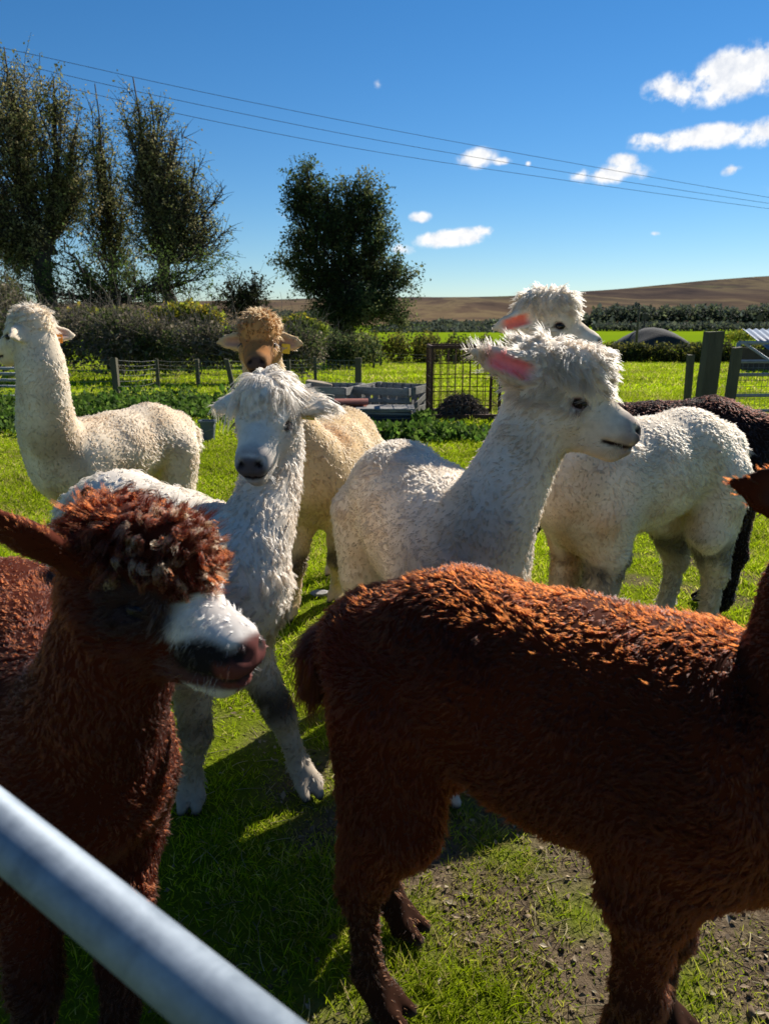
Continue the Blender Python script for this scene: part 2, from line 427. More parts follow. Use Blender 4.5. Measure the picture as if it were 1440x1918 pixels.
def tree(name, label, cat, base, Y, lobes, leafc, seed, nb=40, ntw=10, nlf=9, lsize=.10, trunk_r=.25, fork=None, stems=None, bare=None, twig_r=.009, twig_len=(.4, .9), group=None, depth=.85, low_branch=.3):
    """lobes: (px, py, rx, ry) ellipses of crown seen in the photo, at distance Y"""
    rng = np.random.default_rng(seed)
    zc = Y * PC
    bpt = Vector((base.x, base.y, float(terrain(base.y)) - .1))
    root = empty(name, bpt)
    b0 = np.array(bpt)
    W = lambda x, y, yy=Y: np.array(at(x, y, yy))
    fk = W(*fork)
    mb = MB()
    kink = lambda a, b, amp: [tuple(a + (b - a) * t + rng.normal(size=3) * amp * math.sin(math.pi * t)) for t in np.linspace(0, 1, 6)]
    mb.tube([Vector(np.array(q) - b0) for q in kink(b0, fk, .12)], list(np.linspace(trunk_r * 1.25, trunk_r * .8, 6)), 9)
    BR, BRr, TW, TWr, LP, LC = [], [], [], [], [], []
    for (px, py, rx, ry) in lobes:
        c = W(px, py, Y + rng.normal() * rx / FPX * Y * .25); Rm = np.array([rx, rx * depth, ry]) / FPX * Y * 1.03
        topc = c + np.array([0, 0, Rm[2] * .8])
        # main stem into this lobe
        mid = fk * .5 + c * .5 + np.array([(c[0] - fk[0]) * .22, 0, -(c[2] - fk[2]) * .10])
        st = bez3(fk[None], mid[None], topc[None], 9)[0]
        st[1:-1] += rng.normal(size=(7, 3)) * .10
        r0 = trunk_r * (.30 + .5 * min(1, rx * ry / 9000))
        mb.tube([Vector(q - b0) for q in st], list(np.linspace(r0, .02, 9)), 6)
        n = max(6, int(nb * rx * ry / 5000))
        g = unit(rng.normal(size=(n, 3))) * (rng.random((n, 1)) ** .45)
        tgt = c + g * Rm
        # leave from the stem lower down, sweep out, then up
        k = np.clip(((tgt[:, 2] - st[0, 2]) / max(st[-1, 2] - st[0, 2], .1) - low_branch) * 8, 0, 7).astype(int)
        sta = st[k] + rng.normal(size=(n, 3)) * .05
        ctl = sta * .35 + tgt * .65 + np.array([0, 0, -1]) * (.25 * np.linalg.norm(tgt - sta, axis=1))[:, None] * rng.random((n, 1))
        B = bez3(sta, ctl, tgt, 6); B[:, 1:-1] += rng.normal(size=(n, 4, 3)) * .06
        BR.append(B); BRr.append(np.linspace(1, .3, 6)[None] * (.010 + .024 * rng.random((n, 1))) * (Y / 28))
        m = ntw
        q = .30 + .7 * rng.random((n, m)); seg = np.clip((q * 5).astype(int), 0, 4); fr = q * 5 - seg
        s0 = B[np.arange(n)[:, None], seg] * (1 - fr[..., None]) + B[np.arange(n)[:, None], seg + 1] * fr[..., None]
        tan = unit(B[:, -1] - B[:, 2])[:, None]
        dr = unit(tan * .6 + rng.normal(size=(n, m, 3)) * .7 + np.array([0, 0, .12]))
        L = (twig_len[0] + (twig_len[1] - twig_len[0]) * rng.random((n, m, 1))) * (Y / 28)
        s0 = s0.reshape(-1, 3); e0 = (s0.reshape(n, m, 3) + dr * L).reshape(-1, 3)
        cm = (s0 + e0) / 2 + rng.normal(size=s0.shape) * .08
        T = bez3(s0, cm, e0, 4)
        TW.append(T); TWr.append(np.tile(np.linspace(1, .35, 4)[None] * twig_r, (len(T), 1)))
        nl = nlf
        t = .15 + .95 * rng.random((len(T), nl)); ti = np.clip((t * 3).astype(int), 0, 2); tf = (t * 3 - ti)[..., None]
        lp = T[np.arange(len(T))[:, None], ti] * (1 - tf) + T[np.arange(len(T))[:, None], ti + 1] * tf + rng.normal(size=(len(T), nl, 3)) * .07 * (Y / 28)
        # each twig keeps its own leaf tone so the crown breaks into clumps
        lc = np.repeat(pick_cols(leafc, n, rng, .2), m * nl, 0)
        keep = np.ones(len(T) * nl, bool)
        lpf = lp.reshape(-1, 3)
        if bare is not None:
            pb = bare(lpf, rng); keep &= rng.random(len(keep)) > pb
        LP.append(lpf[keep]); LC.append(lc[keep] * np.exp(rng.normal(size=(keep.sum(), 1)) * .22))
    tr = mb.build('trunk', M_BARK, root, 0, True)
    B = np.concatenate(BR) - b0; T = np.concatenate(TW) - b0
    make_curves('branches', B, np.concatenate(BRr), np.tile([[.035, .028, .022]], (len(B), 1)), M_TWIG, root)
    LPa, LCa = np.concatenate(LP) - b0, np.concatenate(LC)
    cr = link('crown', leaf_mesh('crown', LPa, lsize * Y / 28, np.clip(LCa, 0, 1), rng), root, M_LEAF)
    make_curves('twigs', T, np.concatenate(TWr) * (Y / 28), np.tile([[.045, .036, .028]], (len(T), 1)), M_TWIG, root)
    tag(root, label, cat, group)
    print(name, 'leaves', len(LPa), 'twigs', len(T))
    return root

def bush(name, label, cat, lobes, leafc, seed, n=5000, lsize=.06, ntw=300, twc=(.20, .16, .12), group=None, depth=1.0, shell=.35, twig_len=.7):
    """lobes: (px, py_centre, rx, ry, Y)"""
    rng = np.random.default_rng(seed)
    cs = [(np.array(at(a, b, Y)), np.array([rx, max(rx * .6, ry) * depth, ry]) / FPX * Y) for a, b, rx, ry, Y in lobes]
    yb = float(np.mean([c[1] for c, _ in cs])); xb = float(np.mean([c[0] for c, _ in cs]))
    b0 = np.array([xb, yb, float(terrain(yb))])
    root = empty(name, b0)
    wts = np.array([(r[0] * r[2]) for _, r in cs]); wts /= wts.sum()
    LP, LC, TW = [], [], []
    for (c, R), w in zip(cs, wts):
        k = int(n * w)
        g = unit(rng.normal(size=(k, 3))) * (rng.random((k, 1)) ** shell)
        bump_ = .72 + .5 * vnoise(g * 2.5 + c, 2.2, seed)[:, None]
        P = c + g * R * bump_
        P[:, 2] = np.maximum(P[:, 2], terrain(P[:, 1]) + .03)
        LP.append(P)
        cl = pick_cols(leafc, k, rng, .28)
        patch = vnoise(P, 1.6, seed + 5)
        alt = np.array(leafc[-1])
        cl = np.where((patch > .72)[:, None], alt * np.exp(rng.normal(size=(k, 1)) * .25), cl)
        LC.append(cl)
        q = int(ntw * w) + 4
        s = c + unit(rng.normal(size=(q, 3))) * R * rng.random((q, 1)) * .8; s[:, 2] = np.maximum(s[:, 2], terrain(s[:, 1]))
        e = s + unit((s - c) / R + rng.normal(size=(q, 3)) * .6 + np.array([0, 0, .5])) * (twig_len * (.5 + rng.random((q, 1))))
        TW.append(bez3(s, (s + e) / 2 + rng.normal(size=s.shape) * .08 + np.array([0, 0, .06]), e, 5))
    P, C, T = np.concatenate(LP) - b0, np.concatenate(LC), np.concatenate(TW) - b0
    link('foliage', leaf_mesh('foliage', P, lsize, np.clip(C, 0, 1), rng), root, M_LEAF)
    make_curves('stems', T, np.tile(np.linspace(.007, .003, 5), (len(T), 1)), np.clip(np.array([twc]) * np.exp(rng.normal(size=(len(T), 1)) * .3), 0, 1), M_TWIG, root)
    tag(root, label, cat, group)
    return root

# ------------------------------------------------------------------ trees
ASH = [(.19, .195, .07), (.25, .24, .095), (.14, .155, .05), (.30, .26, .13)]
DKG = [(.05, .075, .028), (.07, .10, .034), (.04, .06, .022), (.15, .16, .06)]
YEL = [(.38, .34, .03), (.26, .28, .03), (.48, .36, .035), (.17, .21, .03)]
def bare_right(P, rng):
    c = np.array(at(330, 350, 28)); w = (P[:, 0] - c[0]) / 1.6 + (P[:, 2] - c[2]) / 14
    return np.clip(.35 + .55 * w, .15, .93)
tree('ash_tree', 'tall leafy ash tree with heavy forked trunk, the biggest of the trees over the hedge', 'tree', at(88, 600, 27), 27,
     [(30, 235, 100, 95), (110, 240, 68, 95), (15, 145, 72, 55), (-70, 320, 110, 130), (110, 365, 78, 62), (15, 410, 85, 70), (150, 320, 48, 70), (20, 490, 75, 50)],
     ASH, 1, nb=34, ntw=11, nlf=13, lsize=.085, trunk_r=.34, fork=(80, 470), bare=lambda P, r: np.full(len(P), .18))
tree('ash_tree', 'slender half-bare ash tree between the two broad ones, narrow upright top', 'tree', at(205, 600, 29), 29,
     [(184, 225, 22, 68), (190, 310, 36, 65), (178, 390, 46, 60), (224, 400, 40, 70), (215, 480, 50, 40)],
     ASH, 2, nb=46, ntw=9, nlf=11, lsize=.08, trunk_r=.18, fork=(213, 500), bare=lambda P, r: np.full(len(P), .38))
tree('ash_tree', 'ash tree with twin trunks and thin bare twigs down its far side', 'tree', at(303, 605, 28), 28,
     [(254, 205, 30, 60), (288, 260, 46, 72), (325, 325, 56, 82), (370, 385, 58, 76), (300, 400, 68, 76), (398, 435, 48, 44), (272, 330, 42, 76), (340, 450, 64, 46)],
     ASH, 3, nb=48, ntw=9, nlf=12, lsize=.08, trunk_r=.26, fork=(308, 490), bare=bare_right, twig_r=.011)
tree('elder_tree', 'low spreading green tree under the ash trees, above the brambles', 'tree', at(215, 610, 24), 24,
     [(125, 490, 66, 44), (190, 505, 72, 48), (345, 512, 68, 40), (392, 492, 42, 36), (160, 548, 70, 32), (45, 542, 55, 46), (255, 530, 58, 36), (300, 545, 50, 30)],
     [(.06, .095, .025), (.085, .13, .03), (.045, .075, .02), (.13, .16, .045)], 4, nb=24, ntw=9, nlf=9, lsize=.085, trunk_r=.15, fork=(222, 565))
tree('hawthorn_tree', 'small dark thorn tree with an open twiggy crown beside the bare ash', 'tree', at(455, 612, 26), 26,
     [(455, 545, 36, 38), (430, 565, 32, 28), (478, 560, 26, 28)],
     [(.03, .035, .016), (.045, .05, .02), (.02, .028, .012)], 5, nb=60, ntw=9, nlf=6, lsize=.10, trunk_r=.08, fork=(455, 590))
tree('oak_tree', 'dense dark green tree with two tops standing alone by the hedge', 'tree', at(645, 690, 36), 36,
     [(575, 345, 30, 34), (612, 372, 30, 44), (562, 385, 24, 24), (672, 352, 28, 38), (700, 385, 24, 36), (650, 425, 30, 34), (604, 440, 36, 30), (560, 455, 30, 26), (548, 500, 24, 22), (715, 440, 28, 30),
      (590, 510, 44, 34), (655, 500, 48, 42), (712, 505, 40, 34), (748, 530, 28, 30), (620, 570, 46, 40), (685, 575, 56, 40), (745, 585, 34, 28), (640, 622, 28, 26)],
     DKG, 6, nb=66, ntw=11, nlf=18, lsize=.088, trunk_r=.30, fork=(645, 560), low_branch=.2)

# ------------------------------------------------------------------ hedges and brambles on the left
BRM = [(.17, .145, .105), (.12, .115, .065), (.22, .185, .135), (.085, .105, .035)]
bush('bramble_bush', 'tall grey-brown bramble thicket behind the wire fence below the big ash', 'bush', [(60, 640, 110, 62, 19), (150, 630, 80, 50, 19), (10, 600, 70, 70, 20)], BRM, 21, 9000, .085, 700, group='brambles along the wire fence')
bush('bramble_bush', 'brown bramble thicket behind the wire fence below the slender ash', 'bush', [(230, 640, 80, 55, 18.5), (300, 650, 70, 45, 18.5)], BRM, 22, 7000, .085, 600, group='brambles along the wire fence')
bush('bramble_bush', 'brown leafless bramble thicket beside the fawn alpaca head', 'bush', [(380, 650, 70, 48, 18), (445, 645, 50, 45, 18), (560, 655, 55, 42, 19), (510, 650, 50, 40, 19)], BRM, 23, 9000, .085, 700, group='brambles along the wire fence')
bush('yellow_shrub', 'bright yellow-green shrub at the foot of the twin-trunked ash', 'shrub', [(350, 592, 50, 26, 21), (310, 600, 30, 20, 21), (395, 600, 26, 22, 21)], YEL, 24, 3800, .11, 80)
bush('yellow_shrub', 'yellowing green shrub growing over the brambles under the slender ash', 'shrub', [(215, 598, 55, 22, 20), (150, 592, 30, 18, 20), (260, 605, 30, 18, 20)], [(.26, .26, .035), (.17, .19, .035), (.34, .27, .045), (.11, .14, .03)], 25, 3400, .11, 80)
bush('yellow_shrub', 'yellow-green shrub between the fawn alpaca head and the lone dark tree', 'shrub', [(558, 612, 36, 22, 24), (590, 622, 25, 20, 24)], YEL, 26, 2600, .11, 60)
bush('ivy_shrub', 'tall yellow-leaved stems beside the trunk of the biggest ash', 'shrub', [(14, 560, 26, 40, 21), (25, 585, 30, 30, 21)], [(.14, .13, .03), (.10, .10, .025), (.07, .08, .02)], 27, 1500, .10, 160)
bush('hedge_bush', 'dark shaded thicket around the foot of the lone dark tree', 'bush', [(640, 655, 70, 34, 30), (600, 640, 40, 34, 31)], DKG, 28, 6000, .12, 200)
# the long hedge across the next field
HDG = [(.04, .05, .018), (.055, .065, .02), (.03, .04, .016), (.17, .16, .03)]
for i, (x0, x1, yt, yb, Y, cols, lab) in enumerate([
    (690, 800, 618, 684, 40, [(.08, .085, .02), (.06, .07, .02), (.20, .18, .03)], 'yellow-topped hedge behind the wooden crates, beside the lone dark tree'),
    (800, 960, 625, 684, 41, [(.07, .08, .02), (.05, .065, .02), (.18, .17, .03)], 'yellow-green hedge behind the rusty mesh cage'),
    (950, 1180, 640, 684, 42, HDG, 'clipped dark hedge behind the two white alpaca heads'),
    (1150, 1330, 638, 682, 42, HDG, 'clipped dark hedge in front of the silage mound'),
    (1310, 1480, 636, 684, 41, HDG, 'dark hedge behind the wooden gateposts')]):
    k = max(3, int((x1 - x0) / 34))
    bush('hedge', lab, 'hedge', [(x, (yt + yb) / 2 + 3, 30, (yb - yt) / 2, Y + .3 * (j % 2)) for j, x in enumerate(np.linspace(x0, x1, k))], cols, 40 + i, int(44 * (x1 - x0)), .13, int(1.2 * (x1 - x0)), group='hedge lengths along the next field', twig_len=.4)
bush('yellow_shrub', 'small gorse-yellow shrub above the hedge beside the gatepost', 'shrub', [(1385, 630, 35, 10, 60)], YEL, 61, 1500, .14, 20)
# far valley: hedge lines and a wood that reads as one mass
def far_mass(name, label, cat, spans, cols, seed, n, size):
    rng = np.random.default_rng(seed); P = []
    for (x0, x1, yt, yb, Y) in spans:
        k = int(n * (x1 - x0) / 100)
        xx = rng.uniform(x0, x1, k); nb_ = vnoise(np.stack([xx, 0 * xx, 0 * xx], 1), .06, seed) * .45 + vnoise(np.stack([xx, 0 * xx, 0 * xx], 1), .2, seed + 1) * .3
        tt = rng.random(k) ** .6 * (.5 + .7 * nb_); yy = yb + (yt - yb) * tt
        YY = Y + rng.normal(size=k) * Y * .02
        for a, b, c in zip(xx, yy, YY): P.append(at(a, b, c))
    P = np.array([tuple(p) for p in P])
    o = link(name, leaf_mesh(name, P, size, pick_cols(cols, len(P), rng, .3), rng), None, M_LEAF)
    tag(o, label, cat, kind='stuff'); return o
WD = [(.05, .065, .05), (.07, .08, .055), (.045, .055, .048), (.085, .10, .05)]
far_mass('distant_wood', 'dark wood along the foot of the brown hill', 'wood', [(1110, 1460, 570, 612, 520), (1060, 1130, 588, 612, 540)], WD, 71, 3200, 2.2)
far_mass('distant_hedgerows', 'dark hedgerows and scattered trees crossing the far valley', 'hedgerow', [(730, 960, 598, 614, 420), (1110, 1460, 604, 616, 330), (700, 960, 614, 621, 300), (480, 620, 578, 600, 420)], WD, 72, 1300, 1.5)

# ------------------------------------------------------------------ silage mound, poles, shed, overhead wires
def mound():
    c = gnd_t(1228, 640); Y = 95
    a, t, b = at(1168, 642, Y), at(1228, 613, Y), at(1292, 642, Y)
    ns, nr = 20, 14; V = []; zb = float(terrain(Y)) - .2
    for j in range(nr):
        yy = Y - 4 + 12 * j / (nr - 1); k = math.sin(math.pi * min(1, max(0, j / (nr - 1)))) ** .4
        for i in range(ns):
            q = i / (ns - 1); x = a.x + (b.x - a.x) * q
            z = zb + (t.z - zb) * k * (max(0, math.sin(math.pi * q)) ** .75) * (1 + .05 * math.sin(9 * q + j))
            V.append((x, yy, z))
    F = [(j * ns + i, j * ns + i + 1, (j + 1) * ns + i + 1, (j + 1) * ns + i) for j in range(nr - 1) for i in range(ns - 1)]
    me = pymesh('silage_mound', V, F, True)
    tag(link('silage_mound', me, None, simple_mat('black_sheet', (.014, .014, .016), (.035, .033, .034), .8, .9, .3, .1)), 'low black-sheeted silage mound in the bright field beyond the hedge', 'mound')
mound()
M_POLE = simple_mat('pole_timber', (.05, .04, .03), (.12, .095, .07), 4, .9, .2)
M_GALV = simple_mat('galvanised_steel', (.22, .24, .26), (.36, .38, .40), 9, .6, .15, .002, .3)
for (x, yt, yb, Y, lab, arm) in [(1191, 573, 640, 90, 'tall timber pole beside the silage mound', True), (1203, 586, 640, 100, 'shorter timber pole with a box on it next to the tall one', False), (1418, 588, 628, 110, 'lone timber pole in the field beyond the gateposts', False)]:
    tp, bt = at(x, yt, Y), at(x, yb, Y); zb = float(terrain(Y)) - .1
    r = empty('utility_pole', (bt.x, Y, zb))
    h_ = tp.z - zb
    mb = MB(); mb.tube([(0, 0, 0), (0, 0, h_ * .5), (.03, 0, h_)], [.17, .15, .12], 8); mb.build('pole', M_POLE, r, 0, True)
    mb = MB()
    if arm: mb.box((0, 0, h_ - .4), (1.5, .12, .12))
    else: mb.box((0, -.2, h_ - .5), (.7, .4, .7))
    mb.build('crossarm' if arm else 'transformer_box', M_POLE, r)
    tag(r, lab, 'pole', 'poles in the valley')
M_WIRE = simple_mat('wire', (.02, .02, .02), (.05, .05, .05), 3, .6, 0)
for pl, lab in (([(-200, 48), (34, 96), (377, 172), (720, 241), (1080, 307), (1440, 370), (1700, 410)], 'topmost of the three overhead wires'),
                ([(-200, 62), (150, 147), (430, 208), (720, 265), (1080, 326), (1440, 381), (1700, 417)], 'middle one of the three overhead wires'),
                ([(-200, 82), (200, 182), (430, 233), (720, 287), (1080, 341), (1440, 391), (1700, 424)], 'lowest of the three overhead wires')):
    P = [at(a, b, 30 + 22 * (a + 200) / 1900) for a, b in pl]
    cu = []
    for i in range(len(P) - 1):
        for t in (0, .25, .5, .75):
            p0, p1, p2, p3 = P[max(i - 1, 0)], P[i], P[i + 1], P[min(i + 2, len(P) - 1)]
            cu.append(.5 * ((2 * p1) + (p2 - p0) * t + (2 * p0 - 5 * p1 + 4 * p2 - p3) * t * t + (3 * p1 - p0 - 3 * p2 + p3) * t ** 3))
    cu.append(P[-1])
    mb = MB(); mb.tube(cu, .011, 5)
    tag(mb.build('overhead_wire', M_WIRE), lab + ' crossing the sky', 'wire', 'overhead wires')
def shed():
    Y = 26; a = at(1440, 700, Y); zb = float(terrain(Y))
    x0, x1 = a.x, a.x + 3.2
    r = empty('field_shed', (x0, Y, zb))
    roofm = simple_mat('corrugated_roof', (.09, .13, .20), (.16, .21, .30), 4, .7, .1)
    wood = simple_mat('shed_boards', (.05, .035, .028), (.11, .075, .055), 5, .9, .3)
    ze = at(1405, 655, Y).z - zb; zt = at(1452, 632, Y).z - zb
    n = 14
    for i in range(n):
        mb = MB(); w = 3.2 / n; mb.box((w * (i + .5), 0, ze / 2), (w - .012, .03 + .006 * (i % 2), ze)); mb.build('board', wood, r)
    for sx in (0.02, 3.18):
        mb = MB(); mb.box((sx, 1.5, ze / 2), (.05, 3, ze)); mb.build('side_wall', wood, r)
    V = []; F = []; m = 60
    for j in range(2):
        for i in range(m + 1):
            V.append((-.25 + 3.7 * i / m, -.35 + j * 2.2, ze - .05 + j * (zt - ze + .3) + .035 * math.cos(i * math.pi / 2)))
    F = [(i, i + 1, m + 2 + i, m + 1 + i) for i in range(m)]
    me = pymesh('roof', V, F, True); o = link('roof', me, r, roofm); sm = o.modifiers.new('thickness', 'SOLIDIFY'); sm.thickness = .02
    tag(r, 'low brown shed with blue-grey corrugated roof behind the metal gate', 'shed')
shed()

# ------------------------------------------------------------------ fences, posts, gates
M_POST = simple_mat('weathered_post', (.055, .05, .032), (.13, .115, .075), 7, .92, .6, .006, stretch=(1, 1, .15))
M_OLDW = simple_mat('grey_timber', (.10, .095, .085), (.34, .32, .29), 8, .9, .5, .004, stretch=(.3, 1, 1))
M_RUST = simple_mat('rusty_steel', (.045, .025, .018), (.13, .06, .035), 14, .75, .4, .002, .3)
M_FWIRE = simple_mat('fence_wire', (.13, .13, .12), (.22, .22, .21), 5, .9, 0)
def post_mesh(h_, w, tilt=(0, 0), sq=True, seed=0):
    r = random.Random(seed); mb = MB()
    n = 4 if sq else 8; k = 6; V = []
    for j in range(k):
        z = -.15 + (h_ + .15) * j / (k - 1)
        for i in range(n):
            a = 2 * math.pi * (i + .5) / n; q = w * (.7071 if sq else .5) * (1 + r.uniform(-.03, .03))
            V.append((q * math.cos(a) + tilt[0] * z, q * math.sin(a) + tilt[1] * z, z + (r.uniform(-.012, .012) if j == k - 1 else 0)))
    F = [(j * n + i, j * n + (i + 1) % n, (j + 1) * n + (i + 1) % n, (j + 1) * n + i) for j in range(k - 1) for i in range(n)] + [tuple((k - 1) * n + i for i in range(n))]
    mb.add(V, F); return mb
def wire_curve(mb, pts, r): mb.tube(pts, r, 4, False)
def stock_fence(name, label, posts, seed, strands, net=True, net_gap=.3, wire_r=.0035):
    """posts: (px, py_top, Y, width, tilt)"""
    r0 = empty(name, (0, 0, 0)); rnd = random.Random(seed); B = []
    p0 = at(posts[0][0], posts[0][1], posts[0][2]); org = Vector((p0.x, p0.y, float(terrain(p0.y)))); r0.location = org
    for i, (x, yt, Y, w, tl) in enumerate(posts):
        p = at(x, yt, Y); zb = float(terrain(Y)); h_ = p.z - zb
        o = post_mesh(h_, w, (tl, 0), i % 2 == 0, seed + i).build('post', M_POST, r0); o.location = Vector((p.x - tl * h_, p.y, zb)) - org
        B.append((Vector((p.x - tl * h_, p.y, zb)), Vector((p.x, p.y, p.z))))
    for f in strands:
        mb = MB(); pts = []
        for i in range(len(B) - 1):
            a, b = B[i][0].lerp(B[i][1], f), B[i + 1][0].lerp(B[i + 1][1], f)
            for t in (0, .33, .66): pts.append(a.lerp(b, t) + Vector((0, -.03, -.03 * math.sin(math.pi * t) + rnd.uniform(-.008, .008))) - org)
        pts.append(B[-1][0].lerp(B[-1][1], f) + Vector((0, -.03, 0)) - org)
        wire_curve(mb, pts, wire_r); mb.build('wire', M_FWIRE, r0)
    if net:
        mb = MB()
        for i in range(len(B) - 1):
            L = (B[i + 1][0] - B[i][0]).length; n = int(L / net_gap)
            for j in range(1, n):
                t = j / n; a = B[i][0].lerp(B[i + 1][0], t); b = B[i][1].lerp(B[i + 1][1], t)
                wire_curve(mb, [a.lerp(b, strands[0]) - org + Vector((0, -.03, 0)), a.lerp(b, .5) - org + Vector((rnd.uniform(-.01, .01), -.03, 0)), a.lerp(b, strands[-1]) - org + Vector((0, -.03, -.02))], wire_r * .8)
        o = mb.build('netting', M_FWIRE, r0); o['kind'] = 'stuff'
    tag(r0, label, 'fence'); return r0
stock_fence('stock_fence', 'wire netting fence on timber posts in front of the brambles', [(-60, 668, 14.6, .09, 0), (66, 668, 14.4, .085, .01), (213, 670, 14.2, .11, -.02), (293, 672, 16.0, .08, .0), (369, 673, 16.6, .08, .0), (424, 672, 15.0, .10, -.18), (540, 672, 17.2, .08, .0), (590, 668, 17.6, .08, 0), (671, 671, 14.2, .12, .01)], 5, (.1, .25, .4, .55, .7, .82, .95), True, .3)
stock_fence('stock_fence', 'thin wire fence far behind the crates in front of the hedge', [(700, 655, 30, .09, 0), (713, 660, 34, .10, 0), (850, 664, 36, .09, 0), (990, 664, 36, .09, 0)], 9, (.35, .7, .95), False)
# gateposts on the right
for (x, yt, Y, w, tl, lab) in [(1293, 664, 11.0, .085, -.02, 'short weathered fence post, the lowest of the three beside the gate'), (1337, 622, 8.4, .165, .03, 'massive square gatepost, the thickest timber by the metal gate'), (1380, 651, 8.0, .085, .035, 'mid-height leaning post touching the metal gate')]:
    p = at(x, yt, Y); zb = 0.0; h_ = p.z
    o = post_mesh(h_, w, (tl, 0), True, int(x)).build('gatepost', M_POST); o.location = (p.x - tl * h_, p.y, zb)
    tag(o, lab, 'post', 'timber posts by the gate')
def field_gate(name, label, P0, P1, rails, r, parent_label=None, mesh=False, stiles=(0.0, 1.0), braces=True):
    """P0,P1 = ground points of the two ends; rails = heights"""
    org = Vector(P0); o0 = empty(name, org); d = Vector(P1) - org
    for h_ in rails:
        mb = MB(); mb.tube([(0, 0, h_), d * .5 + Vector((0, 0, h_)), d + Vector((0, 0, h_))], r, 12); mb.build('rail', M_GALV, o0, 0, True)
    for t in stiles:
        mb = MB(); mb.tube([d * t + Vector((0, 0, rails[0])), d * t + Vector((0, 0, rails[-1]))], r * 1.1, 12); mb.build('stile', M_GALV, o0, 0, True)
    if braces:
        mb = MB(); mb.tube([d * .5 + Vector((0, 0, rails[0])), d * .02 + Vector((0, 0, rails[-1]))], r * .8, 8); mb.build('brace', M_GALV, o0, 0, True)
    if mesh:
        mb = MB(); n = int(d.length / .06)
        for i in range(1, n): mb.tube([d * (i / n) + Vector((0, -.03, rails[0])), d * (i / n) + Vector((0, -.03, rails[-2]))], .0022, 4, False)
        for k in range(9): mb.tube([Vector((0, -.03, rails[0] + (rails[-2] - rails[0]) * k / 8)), d + Vector((0, -.03, rails[0] + (rails[-2] - rails[0]) * k / 8))], .0022, 4, False)
        q = mb.build('mesh_panel', M_FWIRE, o0); q['kind'] = 'stuff'
    tag(o0, label, 'gate'); return o0
g0 = at(1376, 700, 8.3); zr = [at(1400, y, 8.3).z for y in (770, 741, 702, 677, 642)]
field_gate('field_gate', 'galvanised metal gate with wire mesh hung on the timber posts', (g0.x, 8.3, 0), (g0.x + 2.6, 8.5, 0), zr, .019, mesh=True)
g1 = at(36, 700, 13.2); zr = [at(20, y, 13.2).z for y in (742, 724, 712, 700, 690)]
field_gate('field_gate', 'grey tubular metal gate at the far end of the netting fence', (g1.x - 3.0, 13.6, 0), (g1.x, 13.2, 0), zr, .022)
def patch_wires():
    pass

# ------------------------------------------------------------------ things standing in the paddock
def slat_crate(label, c, size, rz, seed, lean=0):
    """old pallet crate: corner posts, top rails, spaced slats, diagonal braces"""
    L, W, Hh = size; r = empty('wooden_crate', c, rz); rnd = random.Random(seed)
    def part(nm, *a, **k):
        mb = MB(); mb.bar(*a, **k); return mb.build(nm, M_OLDW, r, .004)
    for sx in (-1, 1):
        for sy in (-1, 1): part('corner_post', (sx * (L / 2 - .04), sy * (W / 2 - .04), 0), (sx * (L / 2 - .04), sy * (W / 2 - .04), Hh), .075, .075)
    for sy in (-1, 1):
        for z, h_ in ((Hh - .06, .11), (.10, .09), (Hh * .55, .06)): part('rail', (-L / 2, sy * (W / 2 + .008), z), (L / 2, sy * (W / 2 + .008), z + rnd.uniform(-.01, .01)), .022, h_)
        n = 6
        for i in range(n):
            x = -L / 2 + .1 + (L - .2) * i / (n - 1); part('slat', (x, sy * (W / 2 - .02), .04), (x + rnd.uniform(-.02, .02), sy * (W / 2 - .02), Hh - .02), .09, .018, up=(0, 1, 0))
    for sx in (-1, 1):
        for z, h_ in ((Hh - .06, .11), (.10, .09)): part('rail', (sx * (L / 2 + .008), -W / 2, z), (sx * (L / 2 + .008), W / 2, z), .022, h_)
        part('brace', (sx * (L / 2 + .02), -W / 2, .1), (sx * (L / 2 + .02), W / 2, Hh - .1), .02, .08)
        for q in (-.25, .05, .3): part('slat', (sx * (L / 2 - .02), q * W, .04), (sx * (L / 2 - .02), q * W + rnd.uniform(-.04, .04), Hh - .03), .08, .018, up=(1, 0, 0))
    mb = MB(); mb.box((0, 0, .06), (L - .1, W - .1, .03)); mb.build('floor', M_OLDW, r)
    tag(r, label, 'crate', 'old wooden crates in the paddock')
cg = gnd(735, 782); slat_crate('grey slatted wooden crate with braced end, the one beside the rusty cage', (cg.x, cg.y + .45, 0), (.88, .9, .44), math.radians(-24), 1)
cg = gnd(622, 782); slat_crate('grey slatted wooden crate half hidden by the fawn alpaca', (cg.x - .05, cg.y + .45, 0), (.8, .85, .44), math.radians(-18), 2)
M_TERRA = simple_mat('terracotta', (.22, .06, .04), (.34, .11, .075), 9, .75, .3)
M_SLAB = simple_mat('sandstone', (.26, .20, .14), (.38, .30, .21), 7, .9, .4)
M_DPLAST = simple_mat('dark_plastic', (.030, .034, .042), (.06, .065, .075), 6, .45, .1)
